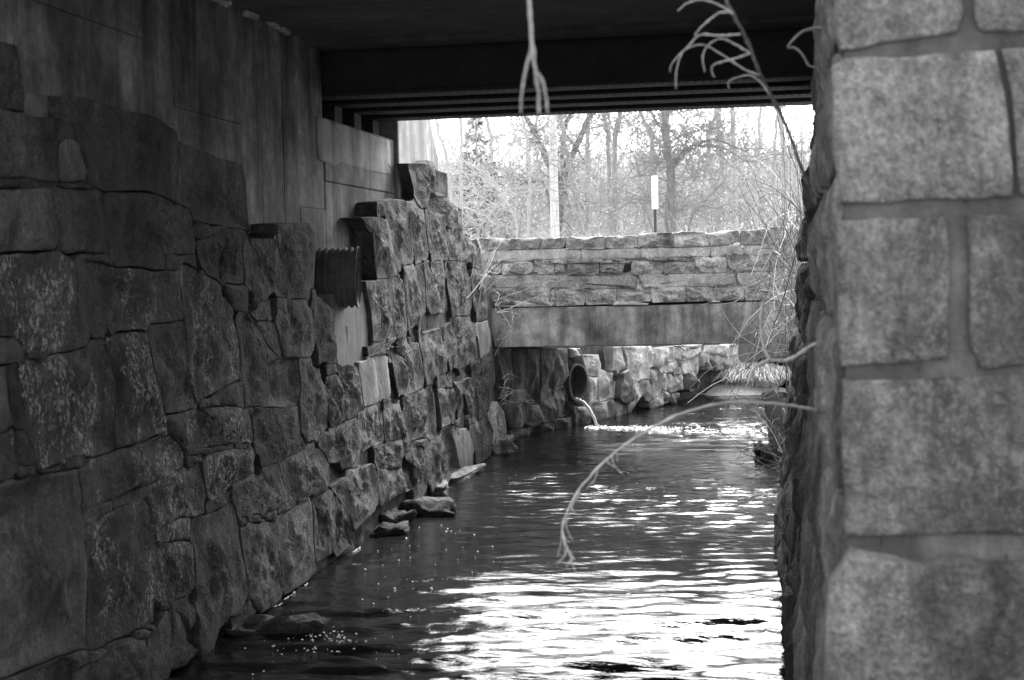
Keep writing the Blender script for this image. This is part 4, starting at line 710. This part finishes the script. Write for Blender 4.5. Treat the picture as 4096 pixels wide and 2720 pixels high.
# ------------------------------------------------------------------ far stone bridge
fb = thing('stone_bridge', (-1.8, 21, 1.3), 'low stone bridge across the stream with a stained concrete beam under stone courses', 'stone bridge')
FY = 20.
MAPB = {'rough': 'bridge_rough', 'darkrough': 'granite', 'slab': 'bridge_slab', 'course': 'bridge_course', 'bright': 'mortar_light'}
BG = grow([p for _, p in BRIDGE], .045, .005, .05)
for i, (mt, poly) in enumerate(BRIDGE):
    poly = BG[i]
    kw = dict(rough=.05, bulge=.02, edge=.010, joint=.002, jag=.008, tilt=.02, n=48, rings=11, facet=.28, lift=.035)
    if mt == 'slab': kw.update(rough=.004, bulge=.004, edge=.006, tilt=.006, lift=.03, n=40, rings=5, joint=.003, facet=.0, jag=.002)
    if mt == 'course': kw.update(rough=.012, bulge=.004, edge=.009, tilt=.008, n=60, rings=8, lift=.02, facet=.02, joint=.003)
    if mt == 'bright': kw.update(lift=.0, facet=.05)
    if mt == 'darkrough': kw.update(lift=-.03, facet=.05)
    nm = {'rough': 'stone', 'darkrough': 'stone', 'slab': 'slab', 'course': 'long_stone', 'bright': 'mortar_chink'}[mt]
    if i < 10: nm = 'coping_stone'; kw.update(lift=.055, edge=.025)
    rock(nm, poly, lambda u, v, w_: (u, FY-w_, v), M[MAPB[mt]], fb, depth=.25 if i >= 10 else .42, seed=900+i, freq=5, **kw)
o = MB().add([(x, FY-.03, z) for x, z in BEAM]+[(x, FY+.35, z) for x, z in BEAM], [(0,1,2,3,4,5)[::-1],(6,7,8,9,10,11)]+[(i,(i+1)%6,(i+1)%6+6,i+6) for i in range(6)]).build('concrete_beam', M['beam'], fb, False); bevel(o, .008, 1)
MB().box((-4.6, FY+.018, 1.97), (2.6, FY+.40, 2.70)).build('packing', M['bridge_course'], fb, False)
MB().box((-4.6, FY+.40, 1.40), (3.2, FY+1.9, 2.02)).build('deck', M['soffit'], fb, False)
MB().box((.36, FY-.02, 1.40), (3.0, FY+.39, 2.9)).build('parapet_end', M['bridge_course'], fb, False)
for poly in LIT_LEDGE:  # white patches: sun on the ledge above the beam, put in as colour
    rock('lit_ledge', poly, lambda u, v, w_: (u, FY-.052-w_, v), M['mortar_light'], fb, depth=.02, bulge=.006, rough=.01, joint=.002, seed=1100+len(poly), n=40, rings=5, edge=.004, tilt=.003, freq=12, facet=0)

# ------------------------------------------------------------------ rubble wall beyond, drain pipe, spout
RA = Vector((-3.85, 20.2, 0)); RB = Vector((-.62, 28.3, 0)); RU = (RB-RA).normalized(); RN = Vector((RU.y, -RU.x, 0))
rw = thing('rubble_wall', tuple(RA), 'loose field stone rubble wall curving behind the low bridge', 'stone wall')
def fr(u, v, w_):
    p = RA+RU*u+RN*w_; return (p.x, p.y, v)
MAPR = {'dim': 'streaked', 'stone': 'rubble', 'bright': 'rubble', 'wet': 'wet'}
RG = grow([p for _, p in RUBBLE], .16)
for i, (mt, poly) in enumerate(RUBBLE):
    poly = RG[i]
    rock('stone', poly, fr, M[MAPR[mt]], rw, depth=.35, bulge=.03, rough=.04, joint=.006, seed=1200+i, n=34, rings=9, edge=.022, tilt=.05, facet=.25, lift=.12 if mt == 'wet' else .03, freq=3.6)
packing('packing', fr, -.3, 8.25, lambda u: 2.1, M['core'], rw, .07, back=-.17)
def ring_pipe(name, c, axis, r, length, m, parent, th=.02, corr=0., nseg=40, nl=28, squash=1., pitch=.068, dent=0.):
    axis = Vector(axis).normalized(); up = Vector((0, 0, 1)); a = axis.cross(up).normalized(); b = a.cross(axis).normalized(); V = []; Fq = []
    prof = [(i/(nl)*length, 0) for i in range(nl+1)]
    for s_ in (0, 1):
        for (l, _) in (prof if s_ == 0 else prof[::-1]):
            rr = r-(th if s_ else 0)+corr*math.sin(2*math.pi*l/pitch)
            for j in range(nseg):
                an = 2*math.pi*j/nseg; wob = 1+(.03+dent)*math.sin(3*an+l*6)*(l/length)+dent*math.sin(5*an+2)*(l/length)
                V.append(tuple(Vector(c)+axis*l+(a*math.cos(an)*squash+b*math.sin(an))*rr*wob))
    nr = 2*(nl+1)
    for i in range(nr-1):
        for j in range(nseg): Fq.append((i*nseg+j, i*nseg+(j+1) % nseg, (i+1)*nseg+(j+1) % nseg, (i+1)*nseg+j))
    return obj(name, V, Fq, m, parent)
dp = thing('drain_pipe', (-3.02, 22.27, .36), 'round dark drain pipe mouth set in the rubble wall', 'pipe')
dc = Vector((-3.03, 22.27, .66))
ring_pipe('barrel', dc-RN*.9, RN, .30, .93, M['pipe'], dp, .03)
jt = thing('water_spout', (-2.69, 21.96, 0), 'white jet of water falling from the drain pipe into the stream', 'water jet')
p0 = Vector((-3.02, 22.13, .40)); p1 = Vector((-2.66, 21.94, -.01)); pp = []
for i in range(15):
    t = i/14; q = p0.lerp(p1, t); q.z = .40+.02*t-.44*t*t; pp.append(q+Vector((U(-.006, .006), 0, U(-.006, .006))))
MB().tube(pp, [(.026-.006*i/14)*U(.75, 1.25) for i in range(15)], 8).build('jet', M['foam'], jt)
for s_ in (-1, 1, .4):
    MB().tube([p+Vector((.012*s_*(i/14), .03*s_*(i/14)**.7, -.03*abs(s_)*(i/14)+U(-.008, .008))) for i, p in enumerate(pp)], [.012*(1-.4*i/14)*U(.7, 1.3) for i in range(15)], 6).build('strand', M['foam'], jt)
fo = MB()
def blob(mb, x, y, r, zc=.012, flat=.35, n=7):
    pts = []
    for j in range(n):
        a = 2*math.pi*j/n; q = r*U(.6, 1.3); pts.append((x+q*1.7*math.cos(a), y+q*math.sin(a), zc-.006))
    mb.add(pts+[(x, y, zc+r*flat)], [(j, (j+1) % n, n) for j in range(n)])
for k in range(330):
    t = R()**1.3; blob(fo, -2.80+t*1.45+U(-.05, .05), 21.82-.28*t+random.gauss(0, .10+.09*t), U(.003, .013)*(1.3-.6*t), zc=.006, flat=U(.2, .9))
for k in range(130):
    t = R(); blob(fo, -1.8+t*1.9, 21.3+random.gauss(0, .22), U(.006, .02), flat=.15)
tag(fo.build('foam', M['foam']), 'white foam and bubbles spreading from the falling water jet', 'foam', kind='stuff')

# corrugated culvert stub in the near wall
ring_c = thing('corrugated_pipe', (-3.75, 12.75, 2.43), 'dented corrugated metal culvert stub sticking out of the granite wall', 'pipe')
ring_pipe('barrel', (-4.05, 12.12, 2.44), (1, .20, -.02), .262, .46, M['galv'], ring_c, .008, .012, 44, 70, pitch=.055, dent=.010)

# flecks of foam, plus white blobs painted as glints at wall and rocks
fl2 = MB()
for k in range(60): blob(fl2, U(-3.5, -2.2), U(8.2, 13.5), U(.002, .006), flat=.1)
for k in range(90): blob(fl2, -3.0+random.gauss(0, .14), 9.1+random.gauss(0, .16), U(.002, .007), flat=.25)
for poly_y in np.arange(9.2, 20.2, .016):
    if noise.noise(Vector((poly_y*2.1, 0, 4))) > (-.05 if poly_y < 10.8 else .33): blob(fl2, -3.66+.02*noise.noise(Vector((poly_y*5, 1, 2)))+U(-.01, .01), poly_y, U(.002, .006), flat=.3)
tag(fl2.build('foam_and_glints', M['foam']), 'thin line of foam flecks and painted glints along the foot of the granite wall', 'foam', kind='stuff')

# ------------------------------------------------------------------ loose rocks at the water's edge
def boulder(name, c, size, label, m, seed, rz=0., group='loose rocks in the water at the wall foot'):
    bm = bmesh.new(); bmesh.ops.create_cube(bm, size=1)
    bmesh.ops.subdivide_edges(bm, edges=bm.edges[:], cuts=7, use_grid_fill=True)
    o_ = Vector((seed*3.1, seed*1.7, 0))
    for v in bm.verts:
        p = v.co; s_ = 1-.22*max(abs(p.x), abs(p.y))**2*(1 if p.z > 0 else .3)
        p2 = Vector((p.x*size[0], p.y*size[1], p.z*size[2]*s_))
        p2 += Vector((1, 1, 1))*0+p.normalized()*(.55*min(size[2], .25))*noise.fractal(p*2.6+o_, .8, 2, 5)
        p2.z += .18*size[2]*noise.noise(p*1.3+o_)
        v.co = p2
    me_ = bpy.data.meshes.new(name); bm.to_mesh(me_); bm.free(); me_.polygons.foreach_set('use_smooth', [True]*len(me_.polygons)); me_.materials.append(m)
    o = link(name, me_, None, c); o.rotation_euler.z = rz
    return tag(o, label, 'rock', group)
boulder('rock', (-3.42, 9.42, -.02), (.62, .34, .16), 'flat wet rock with water breaking round it, nearest of the loose rocks', M['granite'], 1, .25)
boulder('rock', (-3.52, 14.05, -.01), (.60, .30, .20), 'long flat rock jutting from the wall foot into the stream', M['granite'], 2, .1)
boulder('rock', (-3.68, 13.45, -.01), (.34, .26, .20), 'small rock tucked in front of the long jutting rock', M['granite'], 3, .5)
boulder('rock', (-3.64, 12.98, -.02), (.44, .30, .16), 'rounded rock at the wall foot nearest the camera side of the jutting rock', M['granite'], 4, .3)
boulder('rock', (-3.70, 16.6, .02), (.30, 1.0, .10), 'pale flat slab lying at the foot of the wall below the smooth block', M['bright_granite'], 5, -.1)
boulder('rock', (-3.62, 18.9, .04), (.26, .34, .26), 'small pale rock at the far corner of the granite wall', M['bright_granite'], 6, .2)
boulder('rock', (-3.72, 15.4, .02), (.24, .34, .16), 'little wet rock between the jutting rock and the pale slab', M['bright_granite'], 7, .2)
boulder('rock', (-.13, 18.4, .04), (.20, .22, .24), 'round black rock at the edge of the right bank', M['wet'], 8, .2, None)

# ------------------------------------------------------------------ headwall, sandbar, grass
hw = thing('culvert_headwall', (.4, 29.1, 0), 'pale concrete headwall with a dark culvert opening beyond the low bridge', 'culvert')
prof = [(-.70,-.5),(-.30,-.5),(-.30,.34),(-.26,.52),(-.12,.60),(1.1,.63),(1.1,-.5),(3.4,-.5),(3.4,2.2),(-.70,2.2)]; k = len(prof)
bm = bmesh.new(); vs_ = [bm.verts.new((x, 29.0, z)) for x, z in prof]; f_ = bm.faces.new(vs_); ex = bmesh.ops.extrude_face_region(bm, geom=[f_])
for e in ex['geom']:
    if isinstance(e, bmesh.types.BMVert): e.co.y += .35
bmesh.ops.triangulate(bm, faces=bm.faces[:]); me_ = bpy.data.meshes.new('wall'); bm.to_mesh(me_); bm.free(); me_.materials.append(M['concrete_pale']); link('wall', me_, hw)
MB().add([(-.32,29.36,-.5),(-.32,32,-.5),(-.32,32,.66),(-.32,29.36,.66),(1.12,29.36,-.5),(1.12,32,-.5),(1.12,32,.66),(1.12,29.36,.66)],[(0,1,2,3),(4,7,6,5),(3,2,6,7),(1,5,6,2)]).build('culvert_barrel', M['soffit'], hw, False)
sb = []; sf = []; n1, n2 = 34, 24
for j in range(n2):
    for i in range(n1):
        a = 2*math.pi*i/n1; q = j/(n2-1)
        rx, ry = 1.05, 1.25; x = -.72+q*rx*math.cos(a)*(1+.15*math.sin(3*a+1)); y = 28.1+q*ry*math.sin(a)
        z = .20*(1-q**2)-.05*q+.04*noise.fractal(Vector((x*2.2, y*2.2, 0)), 1, 2, 4)
        sb.append((x, y, z))
for j in range(n2-1):
    for i in range(n1): sf.append((j*n1+i, j*n1+(i+1) % n1, (j+1)*n1+(i+1) % n1, (j+1)*n1+i))
tag(obj('sandbar', sb, sf, M['sand']), kind='structure')
gr = MB()
for k in range(1700):
    a = U(0, 6.283); q = math.sqrt(R()); x = -.38+q*.60*math.cos(a); y = 28.15+q*.55*math.sin(a)
    z = .10+.16*(1-q*q); L = U(.22, .42); dx, dy = math.cos(a)*q*.5+U(-.4, .4), math.sin(a)*q*.3-.25+U(-.4, .4); wd = .008
    p0 = Vector((x, y, z)); p1 = p0+Vector((dx*.12, dy*.12, L*.6)); p2 = p0+Vector((dx*.42, dy*.42, L*.72)); p3 = p0+Vector((dx*.66, dy*.66, L*.35))
    n = len(gr.v); s_ = Vector((wd, 0, 0))
    gr.v += [tuple(p0-s_), tuple(p0+s_), tuple(p1-s_), tuple(p1+s_), tuple(p2-s_*.8), tuple(p2+s_*.8), tuple(p3)]; gr.f += [(n, n+1, n+3, n+2), (n+2, n+3, n+5, n+4), (n+4, n+5, n+6)]
tag(gr.build('grass_tussock', M['straw']), 'pale dry grass tussock on the sandbar before the culvert', 'grass', kind='stuff')

# ------------------------------------------------------------------ trees
def branch(mb, p, d, L, r, lvl, rg, spread=.75, up=.15, ns=6, curl=.22, mbt=None, minr=.004):
    pts = [Vector(p)]; d = Vector(d).normalized(); dirs = [d.copy()]
    for i in range(ns):
        d = (d+Vector((rg.gauss(0, curl), rg.gauss(0, curl), rg.gauss(0, curl)+up*.25))).normalized()
        pts.append(pts[-1]+d*L/ns); dirs.append(d.copy())
    rad = [max(minr*.6, r*(1-.75*i/ns)) for i in range(ns+1)]
    mb.tube(pts, rad, 5 if r > .03 else 3, False)
    if lvl <= 0: return
    k = rg.randint(4, 6)
    for q in range(k):
        i = rg.randint(1, ns); a = Vector((rg.gauss(0, 1), rg.gauss(0, 1), rg.gauss(0, .8)+up)).normalized()
        branch(mb, pts[i], dirs[i]*(1-spread*.5)+a*spread, L*rg.uniform(.4, .7), max(minr, rad[i]*rg.uniform(.35, .6)), lvl-1, rg, spread, up, max(3, ns-1), curl, None, minr)
for k, (Yt, mt, label, stems) in enumerate(TREES):
    rg = random.Random(50+k); base = stems[0][0][0]
    t = thing('bare_tree', base, label, 'tree', 'bare trees behind the low bridge')
    tr = MB(); cr = MB()
    for si, (pl, r0, r1) in enumerate(stems):
        P = spline(pl, 5); n = len(P)
        P = [p+Vector((rg.gauss(0, .02), rg.gauss(0, .02), 0)) for p in P]
        tr.tube(P, [(r0+(r1-r0)*i/(n-1))*(1+.06*math.sin(i*1.3)) for i in range(n)], 9)
        d_end = (P[-1]-P[-2]).normalized(); 
        if P[-1].z > 6: branch(cr, P[-1], d_end, rg.uniform(2.5, 4), r1*.9, 3, rg, .8, .3, minr=.008)
        m_ = 5 if si == 0 else 6
        for q in range(m_*2):
            i = rg.randint(int(n*.25), n-1); rr = r0+(r1-r0)*i/(n-1)
            a = Vector((rg.gauss(0, 1), rg.gauss(0, .8), rg.uniform(-.25, .8)))
            branch(cr, P[i], a, rg.uniform(1.0, 2.6), max(.012, rr*rg.uniform(.15, .32)), 2, rg, .85, .05 if si else .15, minr=.007)
    bk = M['bark_dark'] if k == 0 else M['bark'] if k in (1, 2, 6, 7) else M['bark_pale']
    tr.build('trunk', bk, t); cr.build('crown', bk, t)
# tall backdrop trees so that twigs cross the sky
rg = random.Random(99)
for k in range(16):
    x = -24+k*2.4+rg.uniform(-.8, .8); y = rg.uniform(52, 75); h = rg.uniform(8, 13)
    z = height(x, y); t = thing('bare_tree', (x, y, z), BACK[k], 'tree', 'bare trees at the back of the wood')
    P = [Vector((x+rg.gauss(0, .10)*i, y, z+h*i/7)) for i in range(8)]
    MB().tube(P, [.13*(1-.085*i) for i in range(8)], 7).build('trunk', M['bark_pale'], t)
    cr = MB()
    for q in range(22):
        i = rg.randint(2, 7); branch(cr, P[i], Vector((rg.gauss(0, 1), rg.gauss(0, .7), rg.uniform(.2, 1))), rg.uniform(1.6, 3.6), .032, 2, rg, .8, .25, minr=.011)
    cr.build('crown', M['bark_pale'], t)
# conifer
cx, cy, cz0, cz1 = CONIFER
t = thing('conifer', (cx, cy, 3), 'dark pointed spruce standing among the bare trees', 'tree')
MB().tube([(cx, cy, cz0), (cx, cy, cz1)], [.14, .015], 7).build('trunk', M['bark'], t)
cr = MB()
for k in range(1700):
    q = R()**.65; z = cz1-q*(cz1-cz0)*.93; Rm = .10+q*2.4; a = U(0, 6.283); r = Rm*U(.35, 1); 
    z = z+U(-.1, .1)-.22*r+.10*math.sin(z*9)
    p0 = Vector((cx+math.cos(a)*r*.55, cy+math.sin(a)*r*.55, z)); p1 = Vector((cx+math.cos(a)*r, cy+math.sin(a)*r, z-.08-.05*r)); s_ = Vector((-math.sin(a), math.cos(a), 0))*U(.05, .13)
    n = len(cr.v); cr.v += [tuple(p0), tuple(p1-s_+Vector((0,0,U(-.09,.02)))), tuple(p1+Vector((math.cos(a)*.10, math.sin(a)*.10, .03))), tuple(p1+s_+Vector((0,0,U(-.09,.02))))]; cr.f.append((n, n+1, n+2, n+3))
cr.build('crown', M['needle'], t)
# thicket of saplings and brush
def many_tubes(name, P, r0, r1, m, sides=3):
    """P: (n, k, 3) polylines"""
    n, k, _ = P.shape; t = np.gradient(P, axis=1); t /= np.linalg.norm(t, axis=2, keepdims=True)+1e-9
    ref = np.array([.31, .52, .79]); a = np.cross(t, ref); a /= np.linalg.norm(a, axis=2, keepdims=True)+1e-9; b = np.cross(t, a)
    rad = (r0[:, None]+(r1-r0)[:, None]*np.linspace(0, 1, k)[None])[:, :, None]
    rings = [P+(a*math.cos(2*math.pi*j/sides)+b*math.sin(2*math.pi*j/sides))*rad for j in range(sides)]
    V = np.stack(rings, 2).reshape(-1, 3); idx = np.arange(n*k*sides).reshape(n, k, sides)
    f = [np.stack([idx[:, :-1, j], idx[:, :-1, (j+1) % sides], idx[:, 1:, (j+1) % sides], idx[:, 1:, j]], -1).reshape(-1, 4) for j in range(sides)]
    Fc = np.concatenate(f); me = bpy.data.meshes.new(name); me.vertices.add(len(V)); me.vertices.foreach_set('co', V.ravel())
    me.loops.add(Fc.size); me.loops.foreach_set('vertex_index', Fc.ravel().astype(np.int32)); me.polygons.add(len(Fc))
    me.polygons.foreach_set('loop_start', np.arange(0, Fc.size, 4)); me.polygons.foreach_set('loop_total', np.full(len(Fc), 4)); me.update(calc_edges=True); me.materials.append(m)
    return link(name, me)
rs = np.random.RandomState(3)
def canes(n, yr, hr, xw, curl=.35, zoff=0.):
    y = rs.uniform(*yr, n); x = -3.5+rs.uniform(-1, 1, n)*xw*(y/40); h = rs.uniform(*hr, n)
    z = np.array([height(a, b) for a, b in zip(x, y)])+zoff
    k = 7; P = np.zeros((n, k, 3)); P[:, 0] = np.stack([x, y, z], -1); d = np.stack([rs.normal(0, .35, n), rs.normal(0, .25, n), np.ones(n)], -1)
    for i in range(1, k):
        d = d+rs.normal(0, curl, (n, 3))*np.array([1, .7, .45]); d[:, 2] -= .10*i*rs.uniform(0, 1, n); dn = d/np.linalg.norm(d, axis=1, keepdims=True)
        P[:, i] = P[:, i-1]+dn*(h/(k-1))[:, None]
    return P
def offshoots(P, per, lr, curl=.4):
    n, k, _ = P.shape; src = np.repeat(np.arange(n), per); i = rs.randint(2, k, len(src)); b = P[src, i]; kk = 5
    Q = np.zeros((len(src), kk, 3)); Q[:, 0] = b; d = rs.normal(0, 1, (len(src), 3))*np.array([1, .8, .6])+np.array([0, 0, .25]); L = rs.uniform(*lr, len(src))
    for j in range(1, kk):
        d = d/np.linalg.norm(d, axis=1, keepdims=True)+rs.normal(0, curl, (len(src), 3)); dn = d/np.linalg.norm(d, axis=1, keepdims=True); Q[:, j] = Q[:, j-1]+dn*(L/(kk-1))[:, None]
    return Q
C1 = canes(2300, (49, 92), (2.6, 6.0), 15); C2 = canes(900, (25.5, 40), (.4, 1.3), 10)
C9 = canes(420, (95, 150), (5, 11), 12, .2)
O1 = offshoots(C1, 7, (.5, 1.8)); O2 = offshoots(C2, 6, (.3, .9)); O3 = offshoots(O1[::2], 2, (.3, .8))
def rr(n, a, b): return rs.uniform(a, b, n)
tag(many_tubes('thicket', C1, rr(len(C1), .018, .05), rr(len(C1), .008, .014), M['twig'], 4), 'tangled wood of pale saplings behind the low bridge', 'brush', kind='stuff')
tag(many_tubes('far_wood', C9, rr(len(C9), .05, .10), rr(len(C9), .02, .03), M['twig'], 4), 'pale far wood along the top of the hill', 'woods', kind='stuff')
tag(many_tubes('thicket_twigs', np.concatenate([O1]), rr(len(O1), .012, .022), rr(len(O1), .006, .009), M['twig']), 'fine twigs of the saplings behind the low bridge', 'brush', kind='stuff')
tag(many_tubes('thicket_fine_twigs', O3, rr(len(O3), .009, .014), rr(len(O3), .005, .007), M['twig']), 'finest pale twigs filling the gaps of the wood', 'brush', kind='stuff')
tag(many_tubes('bramble', np.concatenate([C2]), rr(len(C2), .006, .012), rr(len(C2), .003, .005), M['cane']), 'low pale bramble canes just behind the coping stones', 'brush', kind='stuff')
tag(many_tubes('bramble_twigs', O2, rr(len(O2), .004, .007), rr(len(O2), .002, .003), M['cane']), 'fine pale bramble twigs just behind the coping stones', 'brush', kind='stuff')

# ------------------------------------------------------------------ utility pole, wire, sign
up_ = thing('utility_pole', POLE[0], 'weathered pale wooden utility pole behind the low bridge', 'pole')
P0, P1 = Vector(POLE[0]), Vector(POLE[1]); P0 = P0-(P1-P0)*.4; P2 = P1+(P1-P0)*.6
pv = [P0.lerp(P2, i/24) for i in range(25)]
MB().tube(pv, [.155-.045*i/24 for i in range(25)], 18).build('shaft', M['wood'], up_)
arm = MB().box((P2.x-1.2, P2.y-.16, P2.z-.5), (P2.x+1.2, P2.y-.06, P2.z-.38)).build('crossarm', M['wood'], up_, False)
ow = MB(); WA, WB = Vector(WIRE[0]), Vector(WIRE[1]); d = WB-WA
ow.tube([WA-d*9, WA-d*5+Vector((0,0,-.0)), WA, WB, WB+d*6, WB+d*12], .012, 5); tag(ow.build('overhead_wire', M['post']), 'thin overhead wire crossing just under the girders at right', 'wire')
sg = thing('road_sign', SIGN['base'], 'tall narrow white sign plate on a dark perforated post', 'sign')
(sx0, sy, sz1), (sx1, _, sz0) = SIGN['tl'], SIGN['br']
bm = bmesh.new(); k = []; rr_ = .018
for cxs, czs, a0 in ((sx1-rr_, sz1-rr_, 0), (sx0+rr_, sz1-rr_, 90), (sx0+rr_, sz0+rr_, 180), (sx1-rr_, sz0+rr_, 270)):
    for q in range(5):
        a = math.radians(a0+q*22.5); k.append(bm.verts.new((cxs+rr_*math.cos(a), sy, czs+rr_*math.sin(a))))
f_ = bm.faces.new(k); ex = bmesh.ops.extrude_face_region(bm, geom=[f_])
for e in ex['geom']:
    if isinstance(e, bmesh.types.BMVert): e.co.y += .004
me_ = bpy.data.meshes.new('plate'); bm.to_mesh(me_); bm.free(); me_.materials.append(M['signwhite']); plate = link('plate', me_, sg)
W_, H_ = sx1-sx0, sz1-sz0; mk = MB()
def mark(u0, v0, u1, v1): mk.box((sx0+u0*W_, sy-.0035, sz1-v1*H_), (sx0+u1*W_, sy-.002, sz1-v0*H_))
mark(.09, .036, .92, .044); mark(.09, .952, .92, .960)
for u, v in ((.12, .17), (.25, .17), (.42, .165), (.12, .235), (.36, .235), (.84, .155), (.84, .295), (.60, .30), (.28, .31), (.70, .25), (.10, .63), (.28, .63), (.54, .63), (.68, .63), (.86, .63), (.30, .69), (.54, .69), (.80, .69), (.20, .77), (.70, .765), (.56, .39), (.50, .54)):
    mark(u-.02, v-.005, u+.02, v+.005)
mark(.345, .42, .375, .48); mark(.76, .20, .785, .24); mark(.40, .66, .42, .71)
mk.build('printed_marks', M['signgrey'], plate, False)
po = MB().box(((sx0+sx1)/2-.022, sy+.006, 2.0), ((sx0+sx1)/2+.022, sy+.036, sz1-.05)).build('post', M['post'], sg, False)

# ------------------------------------------------------------------ branches and vines in front
def cane(name, parts, m, label=None, cat=None, group=None):
    o = None
    if len(parts) == 1:
        P = spline(parts[0][0], 6); n = len(P); o = MB().tube(P, [parts[0][1]+(parts[0][2]-parts[0][1])*i/(n-1) for i in range(n)], 8).build(name, m); return tag(o, label, cat, group)
    t = thing(name, parts[0][0][0], label, cat, group)
    for q, (pl, r0, r1) in enumerate(parts):
        P = spline(pl, 6); n = len(P); amp = .0007 if q == 0 else .0004; P = [p+Vector((random.gauss(0, amp), random.gauss(0, amp), random.gauss(0, amp))) for p in P]
        MB().tube(P, [(r0+(r1-r0)*i/(n-1))*(U(1.25, 1.6) if i % 7 == 3 else U(.88, 1.1)) for i in range(n)], 8).build('stem' if q == 0 else 'side_shoot', m, t)
    return t
a = LINES['arch']; Pa = spline(a, 6); parts = [(a, .0048, .0018)]
for i in sorted(random.sample(range(int(len(Pa)*.50), len(Pa)-2), 17)):
    p = Pa[i]; L = U(.015, .085); sgn = random.choice((-1, 1))*U(.4, 1.5)
    parts.append(([tuple(p), tuple(p+Vector((.006*sgn, 0, -L*.5))), tuple(p+Vector((.02*sgn+U(-.01, .015), 0, -L)))], .0022, .0009))
cane('arching_branch', parts, M['cane'], 'pale thin branch arching from the right pier down over the water', 'branch')
hx, hy, hz = LINES['hang'][0]; LINES['hang'] = [(hx-.05, 5.15, 5.82), (hx-.04, 4.75, 5.72), (hx-.02, 3.6, 5.0), (hx-.01, 2.75, 4.3)]+list(LINES['hang'])
cane('hanging_vine', [(LINES['hang'], .0044, .0026), (LINES['hang_a'], .0032, .0014), (LINES['hang_b'], .0032, .0014)], M['bark'], 'pale vine hanging from the bridge edge at top centre with two drooping shoots', 'vine')
st = [([tuple(p) for p in LINES['st_top'][::-1][:-1]]+[tuple(p) for p in LINES['stem']], .0034, .0056)]
for q in 'abcdefg': st.append((LINES['st_'+q], .0030, .0016))
cane('leaning_branch', st, M['bark'], 'leaning bare branch with curled side shoots at top right before the girders', 'branch')
cane('crooked_twig', [(LINES['hook'], .006, .0035)], M['vine'], 'crooked knobbly twig sticking out of the pier near the top right', 'twig')
lp = LINES['loop']; cane('looped_cane', [(lp[::-1], .0062, .0042), ([lp[5], tuple(Vector(lp[5])+Vector((-.05, 0, -.03))), tuple(Vector(lp[5])+Vector((-.07, 0, -.08)))], .005, .004)], M['cane'], 'pale cane rising in a loop out of the right pier over the far beam', 'branch')
# vines on the right bank, between the bridges
rs = np.random.RandomState(11)
def bank_vines(n, src, target, jit, k=9, sag=.3, curl=.05):
    P = np.zeros((n, k, 3)); a = np.array(src)+rs.normal(0, 1, (n, 3))*np.array(jit[0]); b = np.array(target)+rs.normal(0, 1, (n, 3))*np.array(jit[1]); t = np.linspace(0, 1, k)
    P = a[:, None]*(1-t)[None, :, None]+b[:, None]*t[None, :, None]; P[:, :, 2] += (np.sin(t*math.pi)[None]*rs.uniform(-sag, sag*1.6, n)[:, None])
    P += np.cumsum(rs.normal(0, curl, (n, k, 3)), 1)*t[None, :, None]
    return P
V1 = bank_vines(85, (.36, 17.6, 1.9), (-.25, 17.6, 1.75), ((.05, 1.1, .75), (.30, 1.1, .75)), curl=.045)
V2 = bank_vines(36, (.34, 17.5, .6), (.30, 17.6, 3.3), ((.10, 1.1, .4), (.16, 1.1, .6)), sag=.1, curl=.05)
V3 = bank_vines(46, (.25, 17.4, .15), (-.40, 17.4, .50), ((.1, .7, .1), (.25, .8, .22)), curl=.06)
V4 = bank_vines(34, (.45, 16.6, 2.4), (-.02, 16.6, 3.7), ((.08, .9, .4), (.28, 1., .55)), sag=.2, curl=.03)
V = np.concatenate([V1, V2, V4]); sel = rs.rand(len(V)) < .35
tag(many_tubes('vine_tangle', V[sel], rr(sel.sum(), .004, .007), rr(sel.sum(), .002, .003), M['cane'], 5), 'pale dry vine tangle hanging over the right end of the low bridge', 'vines', kind='stuff')
tag(many_tubes('dark_vine_tangle', V[~sel], rr((~sel).sum(), .004, .008), rr((~sel).sum(), .002, .003), M['vine'], 5), 'dark bare vine tangle on the right bank beside the low bridge', 'vines', kind='stuff')
tag(many_tubes('root_tangle', V3, rr(len(V3), .004, .007), rr(len(V3), .002, .003), M['vine'], 5), 'dark twiggy debris trailing over the water at the right bank', 'twigs', kind='stuff')
cane('dead_stump', [([(.10, 19.7, -.3), (.06, 19.75, .3), (-.02, 19.8, .62), (-.06, 19.8, .72)], .14, .09)], M['vine'], 'leaning dark dead stump standing in the water by the right bank', 'stump')
cane('ivy_stem', [([(.62, 16.6, .2), (.50, 16.5, 1.2), (.46, 16.5, 2.2), (.44, 16.5, 3.2)], .05, .03)], M['vine'], 'thick dark stem climbing the right bank beside the pier', 'stem')
# twigs and weeds growing out of the left wall
rs = np.random.RandomState(21)
W1 = bank_vines(16, (-3.62, 18.9, 1.75), (-3.2, 19.1, 1.9), ((.03, .5, .22), (.22, .4, .22)), sag=.15, curl=.03)
W2 = bank_vines(14, (-3.66, 18.6, 2.25), (-3.45, 18.8, 2.85), ((.03, .6, .15), (.14, .5, .25)), sag=.1, curl=.02)
W3 = bank_vines(10, (-3.66, 13.0, 1.72), (-3.48, 13.0, 1.95), ((.03, .15, .03), (.08, .15, .12)), sag=.05, curl=.02)
W4 = bank_vines(14, (-3.62, 19.0, .75), (-3.48, 19.2, .85), ((.03, .15, .1), (.10, .2, .2)), sag=.08, curl=.02)
tag(many_tubes('wall_weeds', np.concatenate([W1, W2, W3, W4]), np.full(54, .004), np.full(54, .0018), M['cane'], 4), 'thin dry weeds and twigs growing out of the granite wall', 'weeds', kind='stuff')
